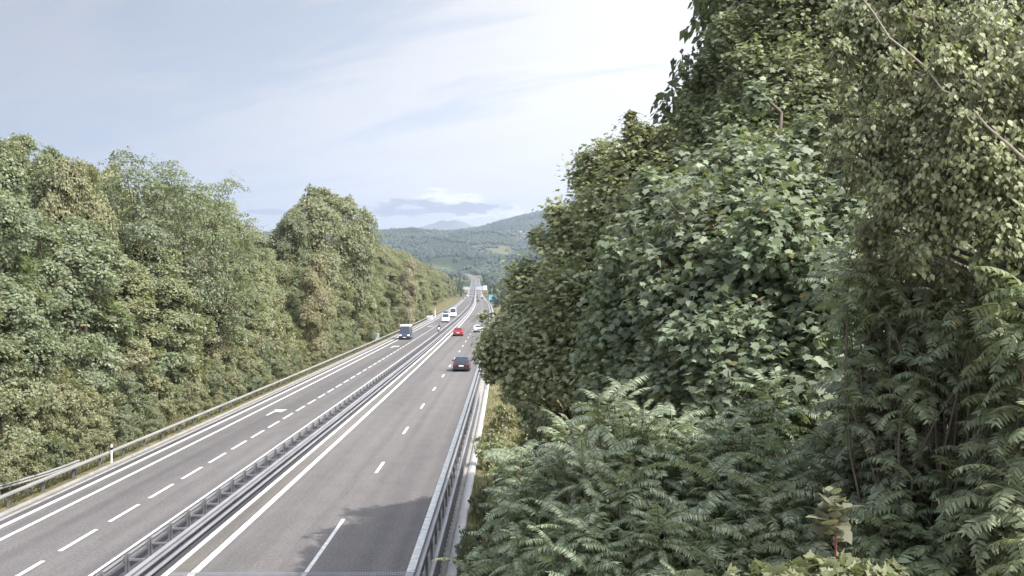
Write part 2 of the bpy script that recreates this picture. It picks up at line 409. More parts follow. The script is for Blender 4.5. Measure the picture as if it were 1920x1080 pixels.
sweep('kerb', [(-20.45, -.1), (-20.22, -.1), (-20.22, .10), (-20.25, .12), (-20.42, .12), (-20.45, .1)], -60, 1500, M['concrete'])['kind'] = 'structure'
sweep('kerb', [(-20.10, -.05), (-19.92, -.05), (-19.92, .035), (-20.10, .05)], -60, 1500, M['concrete'])['kind'] = 'structure'
strips('drainage_channel', [(-20.22, -20.10, -60, 900, 0.006), (-19.92, -19.58, -60, 900, 0.006)], M['asphalt_dark'])
strips('worn_edge_line', [(-19.54, -19.32, -60, 1600, .008)], M['worn_paint'])
marks = [(-18.55, -18.37, -60, 2600, .008), (-13.36, -13.24, -60, 2600, .008),
         (-10.22, -9.98, -60, 2600, .008), (-3.28, -3.02, -60, 2600, .008)]
dsh = []
ph = 17300
k = 38.9
d = 40.0 - 4.33 * 22
d = 34.55 - 4.33 * 16
while d < 235:
    if d > 12: dsh.append((-15.68, -15.52, d, d + 3.1, .008))
    d += 4.33
d = 240
while d < 1100:
    dsh.append((-15.68, -15.52, d, d + 3, .008)); d += 13
dsh.append((-6.57, -6.43, 19.3, 39.3, .008))
d = 49.0
while d < 1500:
    dsh.append((-6.58, -6.42, d, d + 3.1, .008)); d += 13
while d < 2500:
    dsh.append((-6.6, -6.4, d, d + 3.1, .008)); dsh.append((-15.7, -15.5, d, d + 3.1, .008)); d += 13
strips('road_markings', marks + dsh, M['white_paint'])
rc = np.random.RandomState(77); cr = MB()
def crack(s0, d0, d1, wv, wd):
    d = d0; sv_ = s0; prev = None
    while d < d1:
        wdt = wd * rc.uniform(.15, .6); p = (float(pathx(d)) + sv_, d)
        if prev is not None: cr.add([(prev[0] - prev[2], prev[1], .0045), (prev[0] + prev[2], prev[1], .0045), (p[0] + wdt, p[1], .0045), (p[0] - wdt, p[1], .0045)], [(0, 1, 2, 3)])
        prev = (p[0], p[1], wdt); d += rc.uniform(.25, .7); sv_ = s0 + (sv_ - s0) * .9 + rc.normal() * wv
for a_ in ((-7.35, 30, 140, .05, .022), (-5.4, 44, 58, .05, .018), (-9.1, 36, 75, .06, .015), (-4.2, 60, 120, .05, .02), (-17.0, 40, 70, .06, .015), (-14.6, 34, 110, .05, .018), (-8.0, 80, 160, .06, .02)): crack(*a_)
tag(cr.build('road_cracks', M['crack']), kind='structure')
# lane-change arrows between the lines of the left carriageway
def arrow(s, d, k=1.0):
    pts = [(-.10, 0), (.10, 0), (.10, 2.0), (.62, 2.5), (.40, 2.75), (.75, 4.2), (-.35, 3.6), (-.02, 3.25), (-.10, 2.9)]
    pts = [(-.08, 0), (.10, 0), (.12, 2.1), (.45, 2.4), (.62, 1.9), (.80, 3.9), (-.30, 3.6), (.10, 3.05), (-.08, 2.6)]
    V = [(float(pathx(d)) + s + x * k, d + y * k, .010) for x, y in pts]
    mb.add(V, [tuple(range(len(pts)))])
mb = MB(); arrow(-17.2, 71.0, .9); arrow(-17.2, 150.0, 1.15); arrow(-17.2, 229.0, 1.15)
tag(mb.build('road_arrows', M['white_paint']), kind='structure')
# expansion joint across the right carriageway
rt = empty('expansion_joint', (0, 31.75, 0))
tag(rt, 'toothed grey metal expansion joint crossing the right carriageway at the bottom edge', 'expansion joint')
mb = MB().box(-10.8, -2.95, -.17, -.13, .002, .022).box(-10.8, -2.95, .13, .17, .002, .022)
mb.build('edge_plate', M['galv'], rt)
mb = MB()
for i in range(96):
    x = -10.78 + i * .081
    mb.box(x, x + .045, -.12, .12, .004, .02)
mb.build('tooth_plate', M['galv'], rt)
mb = MB().box(-10.8, -2.95, -.128, .128, .001, .0035); mb.build('joint_gap', M['trim'], rt)

# ------------------------------------------------------------------ guardrails
def wprof(s, z, side, h=.31, dp=.085, th=.006):
    """W-beam profile; side=+1 bulges to +s"""
    f = [(0, 0), (dp, .055), (dp, .095), (0.01, .14), (.01, .17), (dp, .215), (dp, .255), (0, .31)]
    front = [(s + side * a, z + b) for a, b in f]; back = [(s + side * (a - th), z + b) for a, b in f[::-1]]
    return front + back
def posts(parent, s, d0, d1, step, make, m, name='post'):
    ds = np.arange(d0, d1, step); first = None; far = None
    for i, d in enumerate(ds):
        if i < 98:
            if first is None:
                b = MB(); make(b, 0, 0, 0); first = b.build(name, m, parent); o = first
            else:
                o = first.copy(); col.objects.link(o)
            o.location = (float(pathx(d)) + s, d, float(roadz(d)))
        else:
            far = far or MB(); make(far, float(pathx(d)) + s, d, float(roadz(d)))
    if far: far.build(name, m, parent)['kind'] = 'stuff'
# median double rail
md = empty('median_guardrail', (0, 0, 0))
tag(md, 'double galvanised steel crash barrier along the median between the carriageways', 'guardrail')
sweep('rail', wprof(-11.24, .43, 1), 18, 1050, M['galv'], md)
sweep('rail', wprof(-12.05, .52, -1), 18, 1050, M['galv'], md)
sweep('lower_rail', [(-11.24, .16), (-11.17, .16), (-11.13, .20), (-11.13, .24), (-11.17, .28), (-11.24, .28)], 18, 1050, M['galv'], md)
def medpost(b, x, y, z):
    b.box(x - .06, x - .045, y - .05, y + .05, z, z + .82); b.box(x + .045, x + .06, y - .05, y + .05, z, z + .82)
    b.box(x - .045, x + .045, y - .006, y + .006, z, z + .82)
posts(md, -11.96, 19.2, 700, 2.0, medpost, M['galv_old'])
def medbr(b, x, y, z):
    b.box(x - .25, x + .25, y - .035, y + .035, z + .60, z + .66); b.box(x + .16, x + .24, y - .03, y + .03, z - .0, z + .60)
posts(md, -11.65, 19.2, 700, 2.0, medbr, M['galv_old'], 'spacer_bracket')
# left timber-faced rail
lg = empty('roadside_guardrail', (-20.7, 0, 0))
tag(lg, 'long pale crash barrier on low posts along the wooded left verge', 'guardrail')
lg.location = (0, 0, 0)
sweep('rail', [(-20.80, .50), (-20.72, .49), (-20.66, .53), (-20.66, .63), (-20.72, .67), (-20.80, .66)], 24, 1000, M['timber'], lg)
def lpost(b, x, y, z):
    b.box(x - .05, x + .05, y - .06, y - .045, z - .1, z + .56); b.box(x - .05, x + .05, y + .045, y + .06, z - .1, z + .56)
    b.box(x - .05, x - .035, y - .045, y + .045, z - .1, z + .56)
posts(lg, -20.86, 26, 620, 3.1, lpost, M['galv_old'])
sg = empty('layby_guardrail', (0, 0, 0))
tag(sg, 'short pale crash barrier curving away behind the left rail at the photo edge', 'guardrail')
mb = MB(); pts = [(-21.0 - .022 * (48 - y) ** 2, y, .62) for y in np.arange(32, 48.6, 1.5)]
for dz in (-.02, .10):
    mb.tube([(p[0], p[1], p[2] + dz) for p in pts], .055, 6)
mb.build('rail', M['timber'], sg)
for q in pts[1::2]:
    MB().box(q[0] - .2, q[0] - .1, q[1] - .05, q[1] + .05, -.2, .66).build('post', M['galv_old'], sg)
# right side rail and bridge parapet
rg = empty('bridge_guardrail', (0, 0, 0))
tag(rg, 'galvanised crash barrier between the right carriageway and the bridge railing', 'guardrail')
sweep('rail', wprof(-2.62, .44, -1), 18, 700, M['galv'], rg)
sweep('top_rail', [(-2.66, .86), (-2.54, .86), (-2.54, .93), (-2.66, .93)], 18, 125, M['galv'], rg)
posts(rg, -2.54, 19, 300, 2.0, lambda b, x, y, z: b.box(x - .04, x + .04, y - .05, y + .05, z, z + .84), M['galv_old'])
sweep('kerb', [(-2.82, -.02), (-1.95, -.02), (-1.95, .12), (-2.79, .12), (-2.82, .09)], -20, 700, M['concrete'])['kind'] = 'structure'
pr = empty('bridge_parapet', (0, 0, 0))
tag(pr, 'light grey metal bridge railing of close upright bars along the right edge', 'railing')
sweep('handrail', [(-2.22, 1.06), (-2.10, 1.06), (-2.10, 1.13), (-2.22, 1.13)], 18, 78, M['galv'], pr)
sweep('bottom_rail', [(-2.19, .20), (-2.13, .20), (-2.13, .25), (-2.19, .25)], 18, 78, M['galv'], pr)
posts(pr, -2.16, 18.6, 78, .62, lambda b, x, y, z: b.box(x - .03, x + .03, y - .10, y + .10, z + .12, z + 1.06), M['galv_old'], 'upright')
fas = MB()
for (d0, d1) in ((-20, 49), (49.06, 104)):
    pass
sweep('bridge_edge_beam', [(-1.94, -.55), (-1.60, -.55), (-1.60, .16), (-1.66, .18), (-1.94, .18)], -20, 104, M['concrete_light'])['kind'] = 'structure'

# ------------------------------------------------------------------ foliage builders
QUAD = np.array([[0, 0, 0], [.34, .42, .05], [0, 1.0, -.04], [-.34, .42, .05]])
def ovate():
    return np.array([[0, 0, 0], [.30, .22, .04], [.36, .48, .05], [.16, .82, 0], [0, 1.05, -.07], [-.16, .82, 0], [-.36, .48, .05], [-.30, .22, .04]])
def maple():
    h = [(0.03, 0.0), (.22, .04), (.46, -.04), (.36, .20), (.60, .42), (.34, .50), (.30, .62), (.14, .70), (0, 1.0)]
    p = h + [(-x, y) for x, y in h[-2::-1]]
    return np.array([[x, y, .06 - .5 * x * x * .5 - .1 * y * y] for x, y in p])
OV, MP = ovate(), maple()
def leaves(tmpl, pos, tip, nor, size, rs):
    n = len(pos); tip = nrm(tip); side = nrm(np.cross(tip, nor)); nor = np.cross(side, tip)
    Rm = np.stack([side, tip, nor], -1)
    T = tmpl[None] * np.asarray(size).reshape(-1, 1, 1)
    V = np.einsum('nij,nkj->nki', Rm, T) + pos[:, None]
    k = len(tmpl); Fc = np.arange(n * k).reshape(n, k)
    lv = np.clip(rs.normal(.5, .22, n), 0, .93); o = rs.rand(n); lv = np.where(o > .95, .93 + (o - .95) * 1.4, lv)
    return V.reshape(-1, 3), Fc, lv
def rdir(rs, n): return nrm(rs.normal(size=(n, 3)))

def limb(b, p0, p1, r0, r1, rs, sag=.12, n=5, sides=6):
    p0 = np.array(p0, float); p1 = np.array(p1, float); L_ = np.linalg.norm(p1 - p0)
    pts = []
    off = rs.normal(size=3) * L_ * .05
    for i in range(n + 1):
        t = i / n; q = p0 * (1 - t) + p1 * t
        q = q + off * math.sin(math.pi * t) + np.array([0, 0, L_ * sag * math.sin(math.pi * t)])
        pts.append(q)
    b.tube(pts, [r0 + (r1 - r0) * (i / n) for i in range(n + 1)], sides, False)
    return pts

def forest_mesh(seed, h=18., Rc=3.6, nl=26, nspray=1000, per=40, leaf=.24, zlo=.12, flat=.6, top=.9, open_=0.0, prof=.5, tmpl=QUAD):
    """trunk mesh and crown mesh of a woodland tree, base at the origin"""
    rs = np.random.RandomState(seed)
    C, Rr = [], []
    for i in range(nl):
        f = (i + rs.rand()) / nl; z = zlo + (.93 - zlo) * f
        pr_ = np.clip(1 - abs(z - prof) / (1.0 - prof if z > prof else prof + .25), .05, 1) ** .55
        a = rs.uniform(0, 6.283); rr = Rc * pr_ * rs.uniform(.35, .78)
        C.append([rr * math.cos(a), rr * math.sin(a), z * h]); Rr.append(Rc * rs.uniform(.30, .52) * (.55 + .45 * pr_))
    C = np.array(C); Rr = np.array(Rr)
    wgt = Rr ** 2; wgt /= wgt.sum()
    idx = rs.choice(nl, nspray * 2, p=wgt); dr = rdir(rs, nspray * 2); dr[:, 2] = np.where(rs.rand(len(dr)) < .6, np.abs(dr[:, 2]), dr[:, 2])
    rad = Rr[idx] * (rs.rand(len(dr)) ** .35) * np.where(rs.rand(len(dr)) < .1, 1.3, 1.0)
    P = C[idx] + dr * rad[:, None] * np.array([1, 1, .9])
    # drop sprays buried deep in other lobes
    dist = np.linalg.norm(P[:, None] - C[None], axis=2) / Rr[None]
    dist[np.arange(len(P)), idx] = 9
    keep = dist.min(1) > .62; P = P[keep][:nspray]; dr = dr[keep][:nspray]; n = len(P)
    out = nrm(P * np.array([1, 1, 0]) + 1e-3)
    up = np.array([0, 0, 1.])
    ns = nrm(flat * up + .45 * out + .25 * dr + rs.normal(size=(n, 3)) * .22)
    a1 = nrm(np.cross(ns, rdir(rs, n))); a2 = np.cross(ns, a1)
    sr = (.42 + .35 * rs.rand(n)) * (h / 18.)
    th = rs.uniform(0, 6.283, (n, per)); rr = np.sqrt(rs.rand(n, per)) * sr[:, None]
    rd = a1[:, None] * np.cos(th)[..., None] + a2[:, None] * np.sin(th)[..., None]
    pos = P[:, None] + rd * rr[..., None] + ns[:, None] * (rs.normal(size=(n, per, 1)) * .07 - .35 * (rr ** 2)[..., None] / sr[:, None, None])
    tip = rd + up * -.45 + rs.normal(size=(n, per, 3)) * .35
    nor = ns[:, None] + rs.normal(size=(n, per, 3)) * .42
    V, Fc, lv = leaves(tmpl, pos.reshape(-1, 3), tip.reshape(-1, 3), nor.reshape(-1, 3), leaf * rs.uniform(.65, 1.25, n * per), rs)
    crown = mesh_np('crown', V, Fc, lv); crown.materials.append(M['leaf'])
    b = MB(); tr = []
    bend = rs.normal(size=2) * h * .02
    for i in range(9):
        t = i / 8; tr.append((bend[0] * math.sin(3 * t), bend[1] * math.sin(2.3 * t), t * h * .88))
    rb = h * .011 + .05
    b.tube([(p[0], p[1], p[2] - (.8 if i == 0 else 0)) for i, p in enumerate(tr)], [rb * (1.25 if i == 0 else 1 - .88 * i / 8) for i in range(9)], 8, False)
    for c in C:
        z0 = max(.1 * h, c[2] - .22 * h - rs.rand() * 1.5); t = z0 / (h * .88); j = min(int(t * 8), 7)
        p0 = (np.array(tr[j]) + (np.array(tr[j + 1]) - np.array(tr[j])) * (t * 8 - j))
        limb(b, p0, c, rb * (.42 - .25 * t), .02, rs, .08, 4, 5)
    me = bpy.data.meshes.new('trunk'); me.from_pydata(b.v, [], b.f); me.update(); me.polygons.foreach_set('use_smooth', np.ones(len(me.polygons), bool))
    me.materials.append(M['bark'])
    return me, crown, h

def make_tree(name, variant, loc, height, colr, rz, wide=1.0, label=None, group=None, cat='tree'):
    tm, cm, h = variant
    e = empty(name, loc, rz); s_ = height / h; e.scale = (s_ * wide, s_ * wide, s_)
    link('trunk', tm, None, e); c = link('crown', cm, None, e); c.color = (*colr, 1)
    return tag(e, label, cat, group)

rnd = random.Random(5)
VAR = [forest_mesh(1, nspray=1100, per=42), forest_mesh(2, nspray=1100, per=42, Rc=3.9, flat=.9),
       forest_mesh(3, nspray=1000, per=44, Rc=3.3, prof=.6), forest_mesh(4, nspray=1150, per=40, Rc=4.2, nl=32, prof=.42, flat=.8),
       forest_mesh(5, nspray=950, per=40, Rc=3.4, leaf=.27, flat=.35)]
FEATHER = forest_mesh(6, nspray=520, per=26, Rc=4.4, nl=22, leaf=.21, zlo=.3, flat=1.3, prof=.7)
BROAD = forest_mesh(7, nspray=1150, per=30, Rc=4.8, nl=34, leaf=.30, zlo=.22, prof=.6, flat=.4)
THIN = forest_mesh(8, nspray=420, per=34, Rc=2.0, nl=18, leaf=.2, zlo=.25, prof=.5)
BUSH = [forest_mesh(20 + i, h=4., Rc=2.0, nl=14, nspray=300, per=34, leaf=.14, zlo=.06, prof=.35, flat=.4) for i in range(3)]

# ------------------------------------------------------------------ left forest wall
SX = [-400, -150, 0, 100, 180, 228, 250, 330, 420, 470, 497, 512, 560, 620, 680, 702, 745, 785, 830, 870, 890]
SY = [170, 190, 222, 262, 296, 308, 325, 340, 375, 425, 440, 455, 455, 450, 450, 455, 462, 485, 508, 518, 522]
GREEN = [(.075, .105, .050), (.090, .115, .048), (.105, .125, .052), (.120, .130, .055), (.085, .115, .062)]
def left_col(px):
    if px < 180: base = [(.125, .155, .080), (.135, .160, .078), (.140, .160, .075)]
    elif px < 480: base = [(.165, .180, .082), (.175, .185, .082), (.155, .175, .082), (.180, .182, .085)]
    elif px < 700: base = [(.165, .175, .080), (.150, .170, .078), (.180, .178, .080), (.145, .168, .08)]
    else: base = [(.180, .182, .082), (.165, .175, .080), (.190, .185, .088), (.155, .168, .078)]
    c = rnd.choice(base); k_ = rnd.uniform(.92, 1.12); return tuple(v_ * k_ for v_ in c)
cnt = 0
def put_left(X, d, frac, base_z=None, name='woodland_tree', label='leafy woodland tree in the dense green wall left of the motorway'):
    global cnt
    x = X + float(pathx(d)); px = CX + F * x / d
    if px < -260 or px > 893: return
    ztop = HC + (CY - np.interp(px, SX, SY)) * d / F
    gz = float(terrain_z(x, d)); h = (ztop - gz) * frac
    if h < 3: return
    v_ = VAR[cnt % 5] if rnd.random() > .06 else THIN; cnt += 1
    make_tree(name, v_, (x, d, gz - .1), h, left_col(px), rnd.uniform(0, 6.28), max(.7, min(1.5, 17 / h)) * rnd.uniform(.9, 1.1), label, 'woodland trees left of the motorway')
for X, d0, step, fr in ((-26.5, 38, 5.2, (.55, .8)), (-31.0, 44, 5.8, (.86, .98)), (-37.5, 52, 7.0, (.95, 1.0)), (-45, 62, 9.0, (.97, 1.02))):
    d = d0
    while d < 980:
        put_left(X + rnd.uniform(-1.2, 1.2) - max(0, d - 150) * .008, d, rnd.uniform(*fr)); d += step * max(1, d / 130.) * rnd.uniform(.85, 1.15)
# the tall individuals that break the skyline
def tall(px, py, d, variant, colr, wide, label, name='tall_tree', rz=.5):
    p = at(px, py, d); gz = float(terrain_z(p[0], d))
    return make_tree(name, variant, (p[0], d, gz), p[2] - gz, colr, rz, wide, label)
tall(262, 276, 74, FEATHER, (.12, .145, .09), 1.05, 'tall feathery tree with open airy top, highest on the left skyline')
tall(335, 300, 78, FEATHER, (.12, .145, .085), 1.0, 'airy tree with loose feathery crown just right of the highest left tree', rz=2.1)
tall(400, 330, 84, FEATHER, (.125, .15, .08), 1.0, 'feathery tree sloping down at the right end of the airy skyline row', rz=4.0)
tall(600, 352, 150, BROAD, (.155, .165, .08), 1.05, 'big rounded broadleaf tree standing alone above the left forest, nearest the gap')
tall(655, 372, 160, BROAD, (.15, .165, .08), .85, 'rounded broadleaf tree overlapping the right side of the big lone crown', rz=2.6)
tall(545, 392, 142, BROAD, (.13, .15, .08), .7, 'darker broadleaf tree at the left shoulder of the big lone crown', rz=4.6)
tall(122, 283, 66, VAR[2], (.175, .172, .082), .7, 'narrow olive tinged tree on the left skyline', rz=1)
tall(172, 300, 70, VAR[4], (.18, .18, .08), .7, 'small yellowish tree right beside the olive tinged one on the left skyline', rz=3)
tall(590, 470, 118, VAR[4], (.20, .18, .09), .9, 'olive brown tree below the big lone crown on the left', rz=1.4)
tall(765, 480, 215, VAR[2], (.24, .21, .13), .8, 'beige withering tree near the far end of the left forest', rz=1.4)
tall(272, 470, 76, THIN, (.12, .135, .06), .8, 'slim tree with a pale bare trunk in front of the left forest', rz=1.4)
bare = MB(); p = at(274, 690, 73); limb(bare, (p[0], 73, .5), at(274, 600, 73), .07, .06, np.random.RandomState(2), 0)
o = bare.build('dead_trunk', M['bark_pale']); tag(o, 'pale bare dead trunk standing in the middle of the left forest', 'dead tree')
# undergrowth along the verge
ui = 0
for X, d0, step, hh in ((-22.6, 39, 1.9, (1.0, 2.4)), (-24.3, 38, 2.2, (2.4, 4.4)), (-25.8, 40, 2.6, (3.4, 6.0))):
    d = d0
    while d < 330:
        x = X + rnd.uniform(-.6, .6) + float(pathx(d)); ui += 1
        if not (X > -23 and rnd.random() < .25):
            c = rnd.choice([(.15, .17, .075), (.17, .175, .08), (.178, .18, .085), (.135, .165, .085), (.18, .175, .08)])
            make_tree('shrub', BUSH[ui % 3], (x, d, float(terrain_z(x, d)) - .1), rnd.uniform(*hh), c, rnd.uniform(0, 6.28), rnd.uniform(.9, 1.3),
                      'leafy shrub in the undergrowth behind the left crash barrier', 'undergrowth shrubs along the left verge', 'shrub')
        d += step * max(1, d / 75.) * rnd.uniform(.8, 1.25)
# rough grass of the verge
def grass(name, s0, s1, d0, d1, n, hmax, colr, seed):
    rs = np.random.RandomState(seed); d = d0 + (d1 - d0) * rs.rand(n) ** 1.7; s = rs.uniform(s0, s1, n)
    x = pathx(d) + s; z = terrain_z(x, d); P = np.stack([x, d, z - .02], -1)
    tip = np.array([0, 0, 1.]) + rs.normal(size=(n, 3)) * .35; nor = rs.normal(size=(n, 3))
    T = np.array([[-.07, 0, 0], [.07, 0, 0], [.05, .6, .06], [0, 1, .25], [-.05, .6, .06]])
    V, Fc, lv = leaves(T, P, tip, nor, hmax * rs.uniform(.4, 1, n), rs)
    me = mesh_np(name, V, Fc, lv); me.materials.append(M['leaf']); o = link(name, me); o.color = (*colr, 1); o['kind'] = 'stuff'; return o
grass('verge_grass', -24.5, -20.95, 30, 330, 30000, .42, (.16, .15, .07), 1)
grass('slope_grass', -1.5, 7, 28, 160, 9000, .5, (.17, .16, .07), 2)

# ------------------------------------------------------------------ trees by the far road
def far_tree(px, d, h, colr, label, group, variant=None):
    x = (px - CX) / F * d; gz = float(terrain_z(x, d))
    make_tree('roadside_tree', variant or rnd.choice(VAR), (x, d, gz - .2), h, colr, rnd.uniform(0, 6.28), rnd.uniform(1.0, 1.4), label, group)
for i in range(34):
    d = rnd.uniform(420, 1900); px = rnd.uniform(906, 985) if d < 1100 else rnd.uniform(908, 970)
    if (px - CX) / F * d - float(pathx(d)) < 3: px += 22
    far_tree(px, d, rnd.uniform(8, 13), rnd.choice([(.06, .085, .045), (.075, .10, .05), (.09, .11, .05)]),
             'distant tree right of the far motorway near the gantry', 'distant trees right of the far road')
for i in range(34):
    d = rnd.uniform(950, 2100); px = rnd.uniform(800, 872)
    far_tree(px, d, rnd.uniform(9, 15), rnd.choice([(.06, .085, .045), (.075, .10, .05), (.09, .105, .05)]),
             'distant tree left of the far motorway below the pale field', 'distant trees left of the far road')

# wooded hillside: tree crowns nobody could count
def hill_forest():
    rs = np.random.RandomState(9); n = 60000
    y = np.sqrt(rs.uniform(1500 ** 2, 6600 ** 2, n)); u_ = rs.uniform(-.30, .16, n); x = u_ * y
    s = x - pathx(np.minimum(y, 2700))
    f = bumps(x, y, 21, 1, 420, 6) + .6 * bumps(x, y, 22, 1, 150, 6)
    hedge = np.abs(bumps(x, y, 25, 1, 260, 4)) < .05
    k = (((f > -.05) | hedge | (y > 4700)) & ~((s > -30) & (s < 8) & (y < 2750)))
    k &= ~((y < 2350) & (s < -25) & (s > -330) & (rs.rand(n) < .93)) & ~((s < 0) & (s > -60) & (y < 2900) & (y > 2500))
    x, y = x[k], y[k]; n = len(x)
    z = terrain_z(x, y)
    ph_ = (1 + 5 ** .5) / 2
    ico = nrm(np.array([(-1, ph_, 0), (1, ph_, 0), (-1, -ph_, 0), (1, -ph_, 0), (0, -1, ph_), (0, 1, ph_), (0, -1, -ph_), (0, 1, -ph_), (ph_, 0, -1), (ph_, 0, 1), (-ph_, 0, -1), (-ph_, 0, 1)], float))
    If = np.array([(0, 11, 5), (0, 5, 1), (0, 1, 7), (0, 7, 10), (0, 10, 11), (1, 5, 9), (5, 11, 4), (11, 10, 2), (10, 7, 6), (7, 1, 8), (3, 9, 4), (3, 4, 2), (3, 2, 6), (3, 6, 8), (3, 8, 9), (4, 9, 5), (2, 4, 11), (6, 2, 10), (8, 6, 7), (9, 8, 1)])
    hh = rs.uniform(5, 9, n) * (1 + .3 * smooth(y, 4000, 6500)); rr = hh * rs.uniform(.7, 1.1, n)
    tall_ = rs.rand(n) < .06; hh = np.where(tall_, hh * 1.5, hh); rr = np.where(tall_, rr * .6, rr)
    V = ico[None] * rs.uniform(.7, 1.25, (n, 12, 1)) * np.stack([rr, rr, hh], -1)[:, None] + np.stack([x, y, z + hh * .6], -1)[:, None]
    Fc = (If[None] + np.arange(n)[:, None, None] * 12).reshape(-1, 3)
    lv = np.repeat(np.clip(rs.normal(.45, .2, n) + .35 * bumps(x, y, 31, 1, 500, 5), 0, 1), 20)
    me = mesh_np('hill_forest', V.reshape(-1, 3), Fc, lv); me.materials.append(M['hill_leaf'])
    o = link('hill_forest', me); o.color = (.045, .068, .034, 1); o['kind'] = 'stuff'
hill_forest()
# houses on the hill
hs = MB().box(-5, 5, -4, 4, -2, 5.5); rf = MB().add([(-5.5, -4.6, 5.52), (5.5, -4.6, 5.52), (5.5, 4.6, 5.52), (-5.5, 4.6, 5.52), (-5.5, 0, 8.4), (5.5, 0, 8.4)], [(0, 1, 5, 4), (2, 3, 4, 5), (0, 4, 3), (1, 2, 5), (0, 3, 2, 1)])
def house(px, d, k, lab, grp, rz):
    x = (px - CX) / F * d; e = empty('house', (x, d, float(terrain_z(x, d)) + 1), rz); e.scale = (k, k, k); tag(e, lab, 'house', grp)
    if 'wall' not in HM:
        HM['wall'] = hs.build('wall', M['plaster'], e); HM['roof'] = rf.build('roof', M['tiles'], e)
    else:
        for q in ('wall', 'roof'):
            c = HM[q].copy(); col.objects.link(c); c.parent = e
HM = {}
for px, d in ((757, 4300), (762, 4250), (768, 4350), (776, 4280), (784, 4400), (790, 4300), (798, 4380), (806, 4320)):
    house(px, d, 1.7, 'pale hillside house in the left cluster below the blue ridge', 'houses of the left hillside village', rnd.uniform(-.6, .6))
for px, d in ((905, 5000), (918, 4900), (936, 4800), (952, 4900), (964, 4750), (975, 4850), (983, 4700), (990, 4820), (1002, 4780)):
    house(px, d, 1.5, 'pale hillside house scattered on the right slope below the dark ridge', 'houses on the right hillside', rnd.uniform(-.6, .6))

